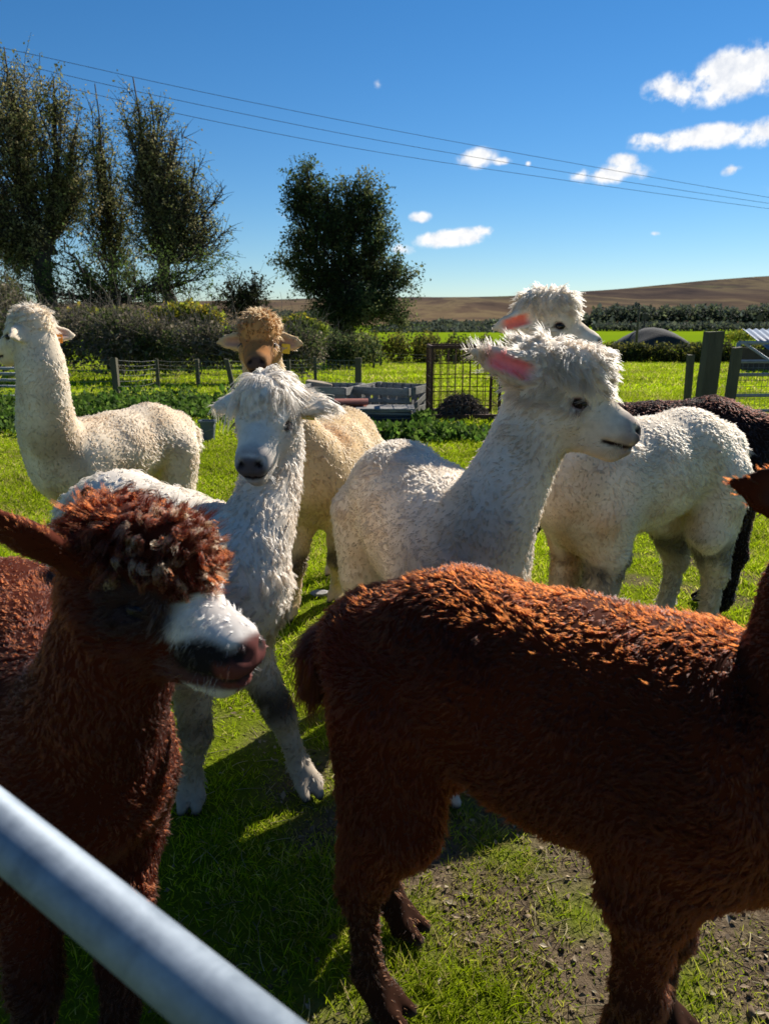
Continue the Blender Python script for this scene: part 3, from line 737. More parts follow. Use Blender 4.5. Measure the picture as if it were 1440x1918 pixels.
def channel_tile():
    p = at(655, 752, 10.3)
    r = empty('ridge_tile_stack', (p.x, p.y, 0), math.radians(4))
    h_ = p.z
    for k, (dz, dx) in enumerate(((-.10, .0), (-.02, .02))):
        mb = MB(); V = []; L = .46; n = 8
        for s in (-1, 1):
            for rr in (.12, .10):
                for i in range(n + 1):
                    a = math.pi * i / n; V.append((s * L / 2 + dx, rr * math.cos(a) * 1.1, h_ + dz + (rr - .12) + .5 * rr * math.sin(a)))
        m = n + 1
        F = [(i, i + 1, 2 * m + i + 1, 2 * m + i) for i in range(n)] + [(m + i + 1, m + i, 3 * m + i, 3 * m + i + 1) for i in range(n)] + [(i + 1, i, m + i, m + i + 1) for i in range(n)] + [(2 * m + i, 2 * m + i + 1, 3 * m + i + 1, 3 * m + i) for i in range(n)] + [(0, 2 * m, 3 * m, m), (n, m + n, 3 * m + n, 2 * m + n)]
        mb.add(V, F); mb.build('tile', M_TERRA, r)
    mb = MB(); mb.box((0, 0, (h_ - .14) / 2), (.5, .26, h_ - .14)); mb.build('support_block', M_OLDW, r, .01)
    tag(r, 'red clay ridge tiles lying in front of the crates', 'tiles')
channel_tile()
def slab():
    p = at(598, 722, 11.9); mb = MB(); mb.box((0, 0, 0), (.42, .30, .12), Matrix.Rotation(.15, 3, 'Y'))
    o = mb.build('stone_slab', M_SLAB, None, .02); o.location = (p.x, p.y, p.z); tag(o, 'pale sandstone slab resting on the crate behind the fawn alpaca', 'slab')
slab()
def board_stack():
    c = gnd(722, 800); r = empty('board_stack', (c.x, c.y + .3, 0), math.radians(-3)); rnd = random.Random(4)
    for k in range(7):
        mb = MB(); mb.box((rnd.uniform(-.05, .05), rnd.uniform(-.04, .04), .05 + .030 * k), (.74 + rnd.uniform(-.06, .06), .5, .024), Matrix.Rotation(rnd.uniform(-.06, .06), 3, 'Z') @ Matrix.Rotation(rnd.uniform(-.02, .02), 3, 'Y'))
        mb.build('board', M_DPLAST if k < 4 else M_OLDW, r, .004)
    for sx in (-.25, .25):
        mb = MB(); mb.box((sx, 0, .018), (.09, .45, .036)); mb.build('bearer', M_OLDW, r)
    tag(r, 'stack of dark boards lying on the grass before the crate', 'boards')
board_stack()
def bucket():
    c = gnd(391, 824); r = empty('bucket', (c.x, c.y, 0)); m = 24
    def ring(z, q, s=1.0): return [(q * math.copysign(abs(math.cos(t)) ** .6, math.cos(t)) * s, q * math.copysign(abs(math.sin(t)) ** .6, math.sin(t)), z) for t in (2 * math.pi * k / m for k in range(m))]
    V = ring(0, .062, 1.1) + ring(.21, .082, 1.1) + ring(.21, .095, 1.1) + ring(.235, .095, 1.1) + ring(.235, .078, 1.1) + ring(.02, .056, 1.1)
    F = [tuple(range(m - 1, -1, -1))] + [(j * m + k, j * m + (k + 1) % m, (j + 1) * m + (k + 1) % m, (j + 1) * m + k) for j in range(5) for k in range(m)] + [tuple(5 * m + k for k in range(m))]
    mb = MB(); mb.add(V, F); tb = mb.build('tub', simple_mat('grey_plastic', (.07, .085, .10), (.11, .125, .14), 12, .45, .1), r)
    mb = MB(); mb.tube([(-.095, -.05, .2), (-.09, -.115, .15), (0, -.13, .12), (.09, -.115, .15), (.095, -.05, .2)], .004, 6); mb.build('handle', M_FWIRE, tb, 0, True)
    tag(r, 'small dark grey plastic bucket on the grass behind the cream alpaca', 'bucket')
bucket()
def cage():
    c = gnd(862, 790); Y0 = c.y; a = at(808, 780, Y0); b = at(935, 780, Y0); W = b.x - a.x; D = .75; Hh = at(860, 650, Y0).z
    r = empty('mesh_cage', (a.x, Y0, 0), math.radians(2))
    mb = MB()
    for (x, y, q, w) in ((W / 2, 0, W, .05), (W / 2, D, W, .05)): mb.box((x, y, .05), (q, w, .10))
    mb.box((W / 2, D / 2, .02), (W, D, .03)); mb.build('base_tray', M_RUST, r)
    mb = MB()
    for y in (0, D): mb.bar((0, y, Hh), (W, y, Hh), .045, .045)
    for x in (0, W): mb.bar((x, .03, Hh - .003), (x, D - .03, Hh - .003), .04, .04)
    mb.build('top_frame', M_RUST, r)
    for x in (0.0, W):
        for y in (0, D): mb = MB(); mb.box((x, y, Hh / 2), (.035, .035, Hh)); mb.build('corner_post', M_RUST, r)
    n = 9
    for y in (0, D):
        for i in range(1, n): mb = MB(); mb.tube([(W * i / n + .01 * math.sin(i * 3), y, .09), (W * i / n, y, Hh)], .006, 5); mb.build('bar', M_RUST, r)
        for z in (.22, .42, .60, .80): mb = MB(); mb.tube([(0, y - .012, z), (W * .5, y - .012, z + .01), (W, y - .012, z)], .006, 5); mb.build('crossbar', M_RUST, r)
    for x in (0, W):
        for i in range(1, 6): mb = MB(); mb.tube([(x, D * i / 6, .09), (x, D * i / 6, Hh)], .006, 5); mb.build('bar', M_RUST, r)
        for z in (.22, .42, .60, .80): mb = MB(); mb.tube([(x, 0, z), (x, D, z)], .006, 5); mb.build('crossbar', M_RUST, r)
    tag(r, 'rusty square mesh cage feeder standing on a dark tray', 'cage')
    # old hay lying in it
    rng = np.random.default_rng(5); k = 2600
    g = rng.random((k, 2)); x = W * (.14 + .66 * g[:, 0]); y = .1 + (D - .2) * g[:, 1]
    hgt = .30 * np.sin(np.pi * g[:, 0]) ** .8 * np.sin(np.pi * g[:, 1]) ** .5
    s = np.stack([x, y, .06 + hgt * rng.random(k)], 1); d = unit(rng.normal(size=(k, 3)) * np.array([1, 1, .35])) * .12
    T = bez3(s, s + d * .5 + np.array([0, 0, .03]), s + d + np.array([0, 0, -.02]), 4)
    h = make_curves('hay_heap', T, np.full((k, 4), .005), pick_cols([(.10, .075, .06), (.16, .12, .09), (.06, .045, .04)], k, rng), M_TWIG)
    h.location = (a.x, Y0, 0); tag(h, 'heap of old grey-brown hay inside the mesh cage', 'hay')
cage()
def field_stone(c, size, label, seed):
    rng = np.random.default_rng(seed); bm = bmesh.new(); bmesh.ops.create_icosphere(bm, subdivisions=2, radius=1)
    for v_ in bm.verts: v_.co = Vector((v_.co.x * size[0], v_.co.y * size[1], v_.co.z * size[2])) * (1 + rng.normal() * .08)
    me = bpy.data.meshes.new('stone'); bm.to_mesh(me); bm.free()
    o = link('field_stone', me, None, simple_mat('field_stone', (.20, .19, .18), (.36, .34, .32), 20, .85, .4)); o.location = c; tag(o, label, 'stone')
p = gnd(600, 1113); field_stone((p.x, p.y, .006), (.055, .04, .014), 'flat grey stone in the grass beside the fawn alpaca forefoot', 1)

# ------------------------------------------------------------------ alpacas: smooth bodies from blended tapered capsules
REG = {'torso': 0, 'neck': 1, 'head': 2, 'face': 3, 'muzzle': 4, 'topknot': 5, 'ear': 6, 'leg': 7, 'foot': 8, 'tail': 9, 'thigh': 10, 'cheek': 11}
class Prim:
    def __init__(s, a, b, ra, rb, reg, k=.03, squash=None, sq=1.0, tag=None):
        s.a, s.b = np.array(a, float), np.array(b, float); s.ra, s.rb = ra, rb; s.reg = REG[reg]; s.k = k
        s.w = None if squash is None else np.array(squash, float) / np.linalg.norm(squash); s.sq = sq; s.tag = tag
    def dist(s, P):
        a, b = s.a, s.b
        if s.w is not None:
            g = 1 / s.sq - 1
            P = P + (P @ s.w)[..., None] * (g * s.w); a = a + (a @ s.w) * g * s.w; b = b + (b @ s.w) * g * s.w
        ba = b - a; l2 = max(ba @ ba, 1e-9)
        pa = P - a
        t = np.clip((pa @ ba) / l2, 0, 1)
        q = pa - t[..., None] * ba
        d = np.sqrt(np.einsum('...i,...i', q, q)) - (s.ra + (s.rb - s.ra) * t)
        return d * (min(1.0, s.sq) if s.w is not None else 1.0)
    def bbox(s, pad):
        r = max(s.ra, s.rb) * max(1.0, s.sq if s.w is not None else 1.0) + pad
        return np.minimum(s.a, s.b) - r, np.maximum(s.a, s.b) + r
def smin(a, b, k):
    h = np.clip(.5 + .5 * (b - a) / k, 0, 1)
    return b * (1 - h) + a * h - k * h * (1 - h)
def surface_nets(D, org, h):
    S = D < 0
    c = np.zeros(tuple(n - 1 for n in D.shape), np.int8)
    offs = [(i, j, k) for i in (0, 1) for j in (0, 1) for k in (0, 1)]
    sl = lambda o: tuple(slice(o[d], D.shape[d] - 1 + o[d]) for d in range(3))
    for o in offs: c += S[sl(o)]
    act = (c > 0) & (c < 8)
    A = np.argwhere(act)
    idx = np.full(act.shape, -1, np.int32); idx[act] = np.arange(len(A))
    pos = np.zeros((len(A), 3)); cnt = np.zeros(len(A))
    for o in offs:
        for ax in range(3):
            if o[ax]: continue
            o2 = list(o); o2[ax] = 1
            d0 = D[A[:, 0] + o[0], A[:, 1] + o[1], A[:, 2] + o[2]]; d1 = D[A[:, 0] + o2[0], A[:, 1] + o2[1], A[:, 2] + o2[2]]
            m = (d0 < 0) != (d1 < 0)
            t = d0[m] / (d0[m] - d1[m])
            p = np.tile(np.array(o, float), (m.sum(), 1)); p[:, ax] += t
            pos[m] += p; cnt[m] += 1
    V = (A + pos / cnt[:, None]) * h + org
    Fs = []
    for ax in range(3):
        s0 = [slice(None)] * 3; s1 = [slice(None)] * 3; s0[ax] = slice(0, -1); s1[ax] = slice(1, None)
        ch = S[tuple(s0)] != S[tuple(s1)]
        u, v = (ax + 1) % 3, (ax + 2) % 3
        E = np.argwhere(ch)
        E = E[(E[:, u] > 0) & (E[:, v] > 0) & (E[:, u] < D.shape[u] - 1) & (E[:, v] < D.shape[v] - 1)]
        inside = S[E[:, 0], E[:, 1], E[:, 2]]
        def cell(du, dv):
            q = E.copy(); q[:, u] += du; q[:, v] += dv
            return idx[q[:, 0], q[:, 1], q[:, 2]]
        f = np.stack([cell(-1, -1), cell(0, -1), cell(0, 0), cell(-1, 0)], 1)
        f[~inside] = f[~inside][:, ::-1]
        Fs.append(f)
    return V, np.vstack(Fs)
def body_mesh(prims, subs, h):
    lo = np.min([p.bbox(.03)[0] for p in prims], 0); hi = np.max([p.bbox(.03)[1] for p in prims], 0)
    n = np.ceil((hi - lo) / h).astype(int) + 1
    D = np.full(tuple(n), .5, np.float32)
    def region(p, pad):
        a, b = p.bbox(pad)
        i0 = np.clip(np.floor((a - lo) / h).astype(int), 0, n - 1); i1 = np.clip(np.ceil((b - lo) / h).astype(int) + 1, 1, n)
        s = tuple(slice(x, y) for x, y in zip(i0, i1))
        g = np.stack(np.meshgrid(*[lo[d] + h * np.arange(i0[d], i1[d]) for d in range(3)], indexing='ij'), -1)
        return s, g
    for p in prims:
        s, g = region(p, p.k + 2.5 * h)
        D[s] = smin(D[s], p.dist(g), p.k)
    for p in subs:
        s, g = region(p, p.k + 2.5 * h)
        D[s] = -smin(-D[s], p.dist(g), p.k)
    return surface_nets(D, lo, h)

def lerp(a, b, t): return a + (b - a) * t
def rot_axis(v, ax, ang):
    return np.array(Matrix.Rotation(ang, 3, Vector(ax)) @ Vector(v))
def alpaca_skeleton(sp):
    """all in the animal's own frame: x forward, y left, z up, origin on the ground under its trunk"""
    s = sp.get('s', 1.0); hd = math.radians(sp['heading']); rx, ry = sp['root']
    W2L = lambda p: np.array([(p[0] - rx) * math.cos(hd) + (p[1] - ry) * math.sin(hd), -(p[0] - rx) * math.sin(hd) + (p[1] - ry) * math.cos(hd), p[2]])
    D2L = lambda d: np.array([d[0] * math.cos(hd) + d[1] * math.sin(hd), -d[0] * math.sin(hd) + d[1] * math.cos(hd), d[2]])
    v = lambda x, y, z: np.array([x, y, z], float) * s
    P, Sb = [], []
    fat = sp.get('fat', 1.0)
    Yax = (0, 1, 0)
    spine = [(-.38, .755, .135), (-.23, .760, .172), (0, .715, .195), (.2, .70, .195), (.32, .69, .15)]
    for i in range(len(spine) - 1):
        x0, z0, r0 = spine[i]; x1, z1, r1 = spine[i + 1]
        P.append(Prim(v(x0, 0, z0), v(x1, 0, z1), r0 * s * fat, r1 * s * fat, 'torso', .05, Yax, .95))
    bd = sp.get('belly', 0.0)
    P.append(Prim(v(-.08, 0, .695 - bd * .5), v(.15, 0, .66 - bd), .150 * s * fat, .168 * s * fat, 'torso', .06, Yax, .98))       # belly
    br = sp.get('breast', 1.0)
    P.append(Prim(v(.25, 0, .58 - bd), v(.31, 0, .66), .135 * s * br, .14 * s * br, 'torso', .07))                              # breast
    # legs
    feet = sp.get('feet', {}); lr = sp.get('leg_r', .95)
    for nm, sy in (('FL', 1), ('FR', -1)):
        fs = sp.get('fshift', 0.0)
        fx, fy = feet.get(nm, (.24 + fs, .10 * sy))
        foot = v(fx, fy, .035); elbow = v(.22 + fs, .095 * sy, .47); sh = v(.25 + fs, .085 * sy, .60)
        knee = lerp(elbow, foot, .50) + v(.018, 0, .0); fet = lerp(elbow, foot, .90) + v(-.008, 0, .0)
        P += [Prim(sh, elbow, .115 * s, .085 * s, 'thigh', .05), Prim(elbow, knee, .074 * s * lr, .050 * s * lr, 'leg', .03), Prim(knee, knee + v(.012, 0, -.01), .050 * s * lr, .046 * s * lr, 'leg', .02), Prim(knee, fet, .044 * s * lr, .034 * s * lr, 'leg', .02, tag='shank'), Prim(fet, fet + v(.006, 0, -.02), .038 * s * lr, .036 * s * lr, 'leg', .015)]
        toe_dir = sp.get('toe', {}).get(nm, (1, 0)); tv = np.array([toe_dir[0], toe_dir[1], 0.]); tv /= np.linalg.norm(tv); side = np.array([-tv[1], tv[0], 0])
        for q in (1, -1):
            P.append(Prim(fet, foot + tv * .03 * s + side * q * .018 * s, (.031 * s), .025 * s, 'foot', .012))
            P.append(Prim(foot + tv * .03 * s + side * q * .018 * s, foot + tv * .075 * s + side * q * .021 * s + v(0, 0, -.018), .025 * s, .014 * s, 'foot', .008, tag='nail'))
    for nm, sy in (('HL', 1), ('HR', -1)):
        fx, fy = feet.get(nm, (-.33, .10 * sy))
        foot = v(fx, fy, .035); hip = v(-.325, .085 * sy, .68); stifle = v(lerp(-.285, fx + .04, .4), lerp(.115 * sy, fy, .3), .47)
        hock = v(fx - .03, lerp(.10 * sy, fy, .75), .285); fet = v(fx - .012, fy, .095)
        P += [Prim(hip, stifle, .125 * s, .080 * s, 'thigh', .04), Prim(stifle, hock, .076 * s * lr, .048 * s * lr, 'leg', .035), Prim(lerp(hip, stifle, .4) + v(-.035, 0, 0), hock + v(.005, 0, .08), .085 * s, .045 * s, 'thigh', .05), Prim(hock + v(-.012, 0, .01), hock, .046 * s * lr, .046 * s * lr, 'leg', .02), Prim(hock, fet, .040 * s * lr, .033 * s * lr, 'leg', .02, tag='shank'), Prim(fet, fet + v(.006, 0, -.02), .037 * s * lr, .035 * s * lr, 'leg', .015)]
        toe_dir = sp.get('toe', {}).get(nm, (1, 0)); tv = np.array([toe_dir[0], toe_dir[1], 0.]); tv /= np.linalg.norm(tv); side = np.array([-tv[1], tv[0], 0])
        for q in (1, -1):
            P.append(Prim(fet, foot + tv * .03 * s + side * q * .018 * s, (.031 * s), .025 * s, 'foot', .012))
            P.append(Prim(foot + tv * .03 * s + side * q * .018 * s, foot + tv * .075 * s + side * q * .021 * s + v(0, 0, -.018), .025 * s, .014 * s, 'foot', .008, tag='nail'))
    # tail
    tl = sp.get('tail', .7)
    P += [Prim(v(-.44, 0, .80), v(-.515, 0, .74), .05 * s, .045 * s, 'tail', .03), Prim(v(-.515, 0, .74), v(-.54, 0, .74 - .15 * tl), .045 * s, .035 * s, 'tail', .02)]
    # head frame
    hs = sp.get('hs', 1.0)
    yaw, pit, roll = (math.radians(q) for q in sp['head_rot'])
    Fw = np.array([math.cos(yaw) * math.cos(pit), math.sin(yaw) * math.cos(pit), math.sin(pit)])
    Lf = np.array([-math.sin(yaw), math.cos(yaw), 0.0]); U = np.cross(Fw, Lf)
    Lf, U = rot_axis(Lf, Fw, roll), rot_axis(U, Fw, roll)
    Fw, Lf, U = D2L(Fw), D2L(Lf), D2L(U)
    O = W2L(sp['head'])
    h = lambda f, l, u: O + hs * (f * Fw + l * Lf + u * U)
    R = lambda r: r * hs
    # neck: a curve from the withers to the back of the skull
    nb = v(*sp.get('neck_base', (.30, 0, .73))); ne = h(-.025, 0, -.045)
    L = np.linalg.norm(ne - nb)
    t0 = np.array(sp.get('neck_t0', (.75, 0, .65))); t1 = U * .8 + Fw * .15
    c1, c2 = nb + t0 / np.linalg.norm(t0) * L * .36, ne - t1 / np.linalg.norm(t1) * L * .36
    bez = lambda t: (1 - t) ** 3 * nb + 3 * (1 - t) ** 2 * t * c1 + 3 * (1 - t) * t * t * c2 + t ** 3 * ne
    NR = sp.get('neck_r', (.155, .118, .096, .086, .08))
    ts = np.linspace(0, 1, 9); pts = [bez(t) for t in ts]; rr = np.interp(ts, np.linspace(0, 1, len(NR)), NR) * s
    for i in range(8): P.append(Prim(pts[i], pts[i + 1], rr[i], rr[i + 1], 'neck', .05 if i == 0 else .02))
    # head
    P += [Prim(h(-.015, 0, .0), h(.035, 0, .005), R(.080), R(.072), 'head', .03),
          Prim(h(.03, 0, -.008), h(.10, 0, -.020), R(.066), R(.051), 'face', .025, Lf, .98),
          Prim(h(.095, 0, -.026), h(.152, 0, -.040), R(.051), R(.044), 'muzzle', .02, Lf, .98),
          Prim(h(.145, .016, -.042), h(.177, .014, -.046), R(.035), R(.031), 'muzzle', .014),
          Prim(h(.145, -.016, -.042), h(.177, -.014, -.046), R(.035), R(.031), 'muzzle', .014),
          Prim(h(.150, 0, -.066), h(.172, 0, -.076), R(.031), R(.027), 'muzzle', .012),               # lip
          Prim(h(.0, 0, -.05), h(.12, 0, -.074), R(.060), R(.034), 'cheek', .03),                      # jaw
          Prim(h(.12, 0, -.078), h(.152, 0, -.092), R(.034), R(.027), 'muzzle', .012)]
    for q in (1, -1):
        P.append(Prim(h(.035, .052 * q, .030), h(.078, .047 * q, .024), R(.021), R(.015), 'face', .02))  # brow
        P.append(Prim(h(.0, .045 * q, -.035), h(.05, .044 * q, -.035), R(.035), R(.022), 'cheek', .03))
        Sb.append(Prim(h(.211, .014 * q, -.041), h(.193, .036 * q, -.029), R(.0095), R(.007), 'muzzle', .007))
        Sb.append(Prim(h(.054, .074 * q, .008), h(.066, .072 * q, .006), R(.013), R(.012), 'face', .012))
        Sb.append(Prim(h(.209, .001 * q, -.0765), h(.112, .054 * q, -.067), R(.0060), R(.0050), 'muzzle', .006))
    tk = sp.get('topknot', 1.0)
    tf_ = sp.get('tk_front', .02)
    P.append(Prim(h(-.03, 0, .055), h(tf_, 0, .064), R(.068 * tk), R(.058 * tk), 'topknot', .025))
    ears = sp.get('ears', [(1, (-.25, .8, .5)), (-1, (-.25, -.8, .5))])
    EAR = []; ew = sp.get('ear_w', 1.0)
    for q, d in ears:
        d = np.array(d, float); d /= np.linalg.norm(d)
        d = d[0] * Fw + d[1] * Lf + d[2] * U
        open_ = sp.get('ear_open', {}).get(q, (1.0, .2 * q, .1)); o = np.array(open_, float); o = o[0] * Fw + o[1] * Lf + o[2] * U
        o -= d * (o @ d); o /= np.linalg.norm(o)
        b = h(-.025, .056 * q, sp.get('ear_u', .048))
        el = R(sp.get('ear_len', .135))
        m1, m2, tp = b + d * el * .35, b + d * el * .68, b + d * el
        P += [Prim(b, m1, R(.026 * ew), R(.036 * ew), 'ear', .012, o, .55 / ew), Prim(m1, m2, R(.036 * ew), R(.028 * ew), 'ear', .008, o, .42 / ew), Prim(m2, tp, R(.028 * ew), R(.008), 'ear', .006, o, .45 / ew)]
        Sb.append(Prim(b + d * el * .22 + o * R(.018), b + d * el * .72 + o * R(.014), R(.019), R(.010), 'ear', .008))
        EAR.append((q, b, d, o, el))
    return dict(P=P, Sb=Sb, h=h, F=Fw, L=Lf, U=U, O=O, hs=hs, s=s, ears=EAR, hd=hd, v=v, neck=pts)

# ------------------------------------------------------------------ the herd: where each animal stands and how it holds itself
HERD = {
 'brown_near': dict(root=(-.70, 1.36), heading=-52, s=.93, breast=.85, head=at(248, 1106, 1.03), head_rot=(-25, -4, 0), hs=1.05, voxel=.007,
    feet_px={'FR': (75, 2060), 'FL': (225, 2075)}, neck_t0=(.7, 0, .7), neck_r=(.17, .13, .11, .1, .092),
    ears=[(1, (-.9, .3, .1)), (-1, (-.72, -.58, .55))], ear_open={-1: (-.3, .5, 1.)}, ear_len=.21, ear_w=1.45, topknot=1.0, tk_front=.075),
 'brown_side': dict(root=(.345, 1.20), heading=-25, leg_r=.84, s=.985, fshift=-.07, belly=.0, tail=.5, head=at(1622, 1015, 1.0), ear_len=.17, ear_w=1.15, head_rot=(-25, -5, 0), hs=1.0, voxel=.008,
    feet_px={'HR': (700, 1895), 'HL': (735, 1740), 'FR': (1135, 2040), 'FL': (1232, 1935)},
    ears=[(1, (-.2, .6, .7)), (-1, (-.95, -.25, .15))], ear_open={-1: (.1, -1, .1)}, fat=1.04),
 'grey': dict(root=(-.64, 2.10), heading=-40, s=.99, breast=.72, head=at(503, 784, 2.02), head_rot=(-97, -16, 0), hs=1.02, voxel=.0075,
    feet_px={'FR': (362, 1500), 'FL': (575, 1475)}, toe_w={'FR': (.1, -1), 'FL': (.35, -1)}, leg_r=.85, neck_r=(.135, .105, .084, .075, .076),
    ears=[(1, (-.25, .9, -.2)), (-1, (-.25, -.9, -.25))], ear_open={1: (-.6, 0, -1), -1: (-.6, 0, -1)}, ear_u=.04, ear_len=.12, tk_front=.03),
 'fawn': dict(root=(-.253, 3.65), heading=-102, s=1.0, head=at(487, 646, 3.22), head_rot=(-86, -6, 0), hs=1.02, voxel=.009,
    feet_px={'FR': (545, 1155), 'FL': (632, 1122), 'HL': (650, 1085)},
    ears=[(1, (-.1, .98, -.12)), (-1, (-.1, -.98, -.05))], ear_u=.012, topknot=1.2, ear_len=.12, tk_front=.045),
 'cream': dict(root=(-1.41, 3.90), heading=237, s=1.0, head=at(58, 632, 3.5), head_rot=(160, -4, 0), hs=1.05, voxel=.009,
    ear_u=.02, topknot=1.08, tail=.5, ears=[(1, (-.3, .8, -.1)), (-1, (-.45, -.85, -.15))], ear_open={1: (.0, 1., -.2), -1: (-1, 0, .1)}, neck_r=(.165, .135, .118, .106, .098)),
 'white_front': dict(root=(.135, 2.30), heading=-71, s=1.04, breast=.82, head=at(1032, 748, 1.95), head_rot=(-14, -8, 0), hs=1.14, voxel=.0075,
    feet_px={'FR': (822, 1490)}, neck_r=(.16, .126, .104, .092, .088), topknot=1.1,
    ears=[(1, (-.6, .6, .4)), (-1, (-.95, -.3, .22))], ear_open={-1: (.15, -1, .1)}, ear_len=.175, tk_front=.065),
 'white_back': dict(root=(1.03, 2.98), heading=207, s=1.09, head=at(1018, 612, 2.95), head_rot=(-18, -4, 0), hs=1.08, voxel=.009,
    feet_px={'HL': (1312, 1205), 'HR': (1240, 1165)}, topknot=1.1,
    ears=[(1, (-.6, .6, .4)), (-1, (-.9, -.35, -.35))], ear_u=.035, ear_open={-1: (.3, -1, .1)}, ear_len=.16, tk_front=.05),
 'dark': dict(root=(1.27, 3.52), heading=167, s=1.10, head=(.55, 3.85, .30), head_rot=(190, -50, 0), hs=1.0, voxel=.011, neck_t0=(1, 0, -.3)),
}
# per region: lock density (1/m2), strands per lock, lock radius, length, lift off the skin, lay along the flow, curl
FUR = {
 'torso':   (13500, 6, .0038, .014, .62, .90, .0022),
 'neck':    (13500, 6, .0036, .012, .52, .95, .0018),
 'head':    (14000, 6, .0038, .012, .60, .80, .0010),
 'face':    (16000, 6, .0034, .009, .35, .95, .0003),
 'muzzle':  (17000, 6, .0030, .0055, .32, .95, .0002),
 'cheek':   (14000, 6, .0036, .009, .45, .90, .0006),
 'topknot': (6500, 10, .0060, .042, .95, .55, .0035),
 'ear':     (12000, 6, .0034, .010, .40, .95, .0006),
 'leg':     (12000, 6, .0040, .014, .50, .95, .0030),
 'foot':    (10000, 6, .0036, .011, .40, .95, .0004),
 'tail':    (6500, 10, .0065, .035, .45, .95, .0040),
 'thigh':   (10000, 6, .0046, .014, .60, .90, .0018),
}
def grow_fleece(sp, sk, V, Fq, N, area, reg, prim, colr, bald, rng):
    names = {v: k for k, v in REG.items()}
    par = {k: list(v) for k, v in FUR.items()}
    for k, m in sp.get('fur', {}).items():
        for i, q in m.items(): par[k][i] = q
    q = sp.get('fur_q', 1.0)                                    # fewer, wider strands for the animals further off
    tab = np.array([par[names[i]] for i in range(len(REG))], float)
    # flow of the coat
    flow = np.tile(np.array([-.75, 0, -.55]), (len(V), 1))
    O, F_, L_, U_ = sk['O'], sk['F'], sk['L'], sk['U']
    hv = V - O
    R = lambda *n: np.isin(reg, [REG[i] for i in n])
    nk = np.array(sk['neck']); nd = unit(nk[0] - nk[-1])
    flow[R('neck')] = nd * .7 + np.array([-.2, 0, -.4])
    flow[R('leg', 'foot')] = (-.15, 0, -1)
    flow[R('thigh')] = (-.35, 0, -.9)
    flow[R('tail')] = (-.15, 0, -1)
    flow[R('face', 'muzzle', 'cheek')] = -F_ * .8 - U_ * .4
    flow[R('head')] = -F_ * .5 - U_ * .8
    m = R('topknot')
    crown = O + sk['hs'] * (.005 * F_ + .11 * U_)
    rad = V[m] - crown
    tf = np.array(sp.get('tuft_flow', (.55, 0, -.25)))
    flow[m] = unit(rad - np.outer(rad @ U_, U_)) * .75 + tf[0] * F_ + tf[1] * L_ + tf[2] * U_
    P = sk['P']
    for (qq, b, d, o, el) in sk['ears']:
        me_ = R('ear') & (np.abs((V - b) @ d) < el * 1.2) & (np.linalg.norm(V - (b + d * el * .5), axis=1) < el)
        flow[me_] = d
    # sample lock centres
    # what faces away from the viewpoint carries a thinner coat of locks
    c, s_ = math.cos(sk['hd']), math.sin(sk['hd'])
    cl = np.array([(0 - sp['root'][0]) * c + (0 - sp['root'][1]) * s_, -(0 - sp['root'][0]) * s_ + (0 - sp['root'][1]) * c, CAM_H])
    fr = reg[Fq[:, 0]]
    cen = V[Fq].mean(1); nf = unit(N[Fq].mean(1))
    facing = np.einsum('ij,ij->i', unit(cl - cen), nf)
    wgt = area * tab[fr, 0] * np.where(facing < -.35, .22, 1.0) * (1 - bald[Fq].mean(1)) * q
    n_lock = rng.poisson(wgt.sum())
    fi = rng.choice(len(Fq), n_lock, p=wgt / wgt.sum())
    uv = rng.random((n_lock, 2, 1))
    def interp(A):
        a, b, c_, d = (A[Fq[fi, i]] for i in range(4))
        return (a * (1 - uv[:, 0]) + b * uv[:, 0]) * (1 - uv[:, 1]) + (d * (1 - uv[:, 0]) + c_ * uv[:, 0]) * uv[:, 1]
    C, n, fl, cc = interp(V), unit(interp(N)), interp(flow), interp(colr)
    rg = fr[fi]; T = tab[rg]
    t = unit(fl - n * np.einsum('ij,ij->i', fl, n)[:, None] + rng.normal(size=(n_lock, 3)) * .12)
    e1 = t; e2 = np.cross(n, e1)
    # a slow swirl so that neighbouring locks share a lean
    sw = 1.6 * (vnoise(C, 16, 62) - .5) + np.sin(C @ np.array([21., 13., 17.]) + 2 * np.sin(C @ np.array([-11., 19., 7.]))) * .35
    t = unit(t * np.cos(sw)[:, None] + e2 * np.sin(sw)[:, None] + rng.normal(size=(n_lock, 3)) * .13)
    k = np.maximum(2, (T[:, 1] * (.7 + .3 * min(q, 1)))).astype(int)
    rep = np.repeat(np.arange(n_lock), k)
    M = len(rep)
    wide = 1 / math.sqrt(q)
    ang = rng.random(M) * 2 * math.pi; rr = np.sqrt(rng.random(M)) * T[rep, 2] * wide
    off = e1[rep] * (np.cos(ang) * rr)[:, None] + e2[rep] * (np.sin(ang) * rr)[:, None]
    lenl = T[:, 3] * np.exp(rng.normal(size=n_lock) * .28) * (.65 + .7 * vnoise(C, 11, 61))
    # shorter towards the front of the topknot, so the eyes stay free
    hf_, hl_, hu_ = head_coords(sk, C)
    fr_ = sp.get('fringe', .45)
    lenl = np.where(rg == REG['topknot'], lenl * (1 - (1 - fr_) * sstep(hf_, .0, .055)), lenl)
    lenl = np.minimum(lenl, T[:, 3] * 1.35)
    lenl = np.where((rg == REG['topknot']) & (hf_ > .10), lenl * .6, lenl)
    if 'long_above' in sp:
        z0, z1 = sp['long_above']; lenl = np.where(rg == REG['torso'], lenl * (.38 + .62 * sstep(C[:, 2] - .05 * C[:, 0], z0, z1)), lenl)
    ln = lenl[rep] * (.75 + .4 * rng.random(M))
    lift = (T[:, 4] * (.8 + .4 * rng.random(n_lock)))[rep]; lay = T[rep, 5]
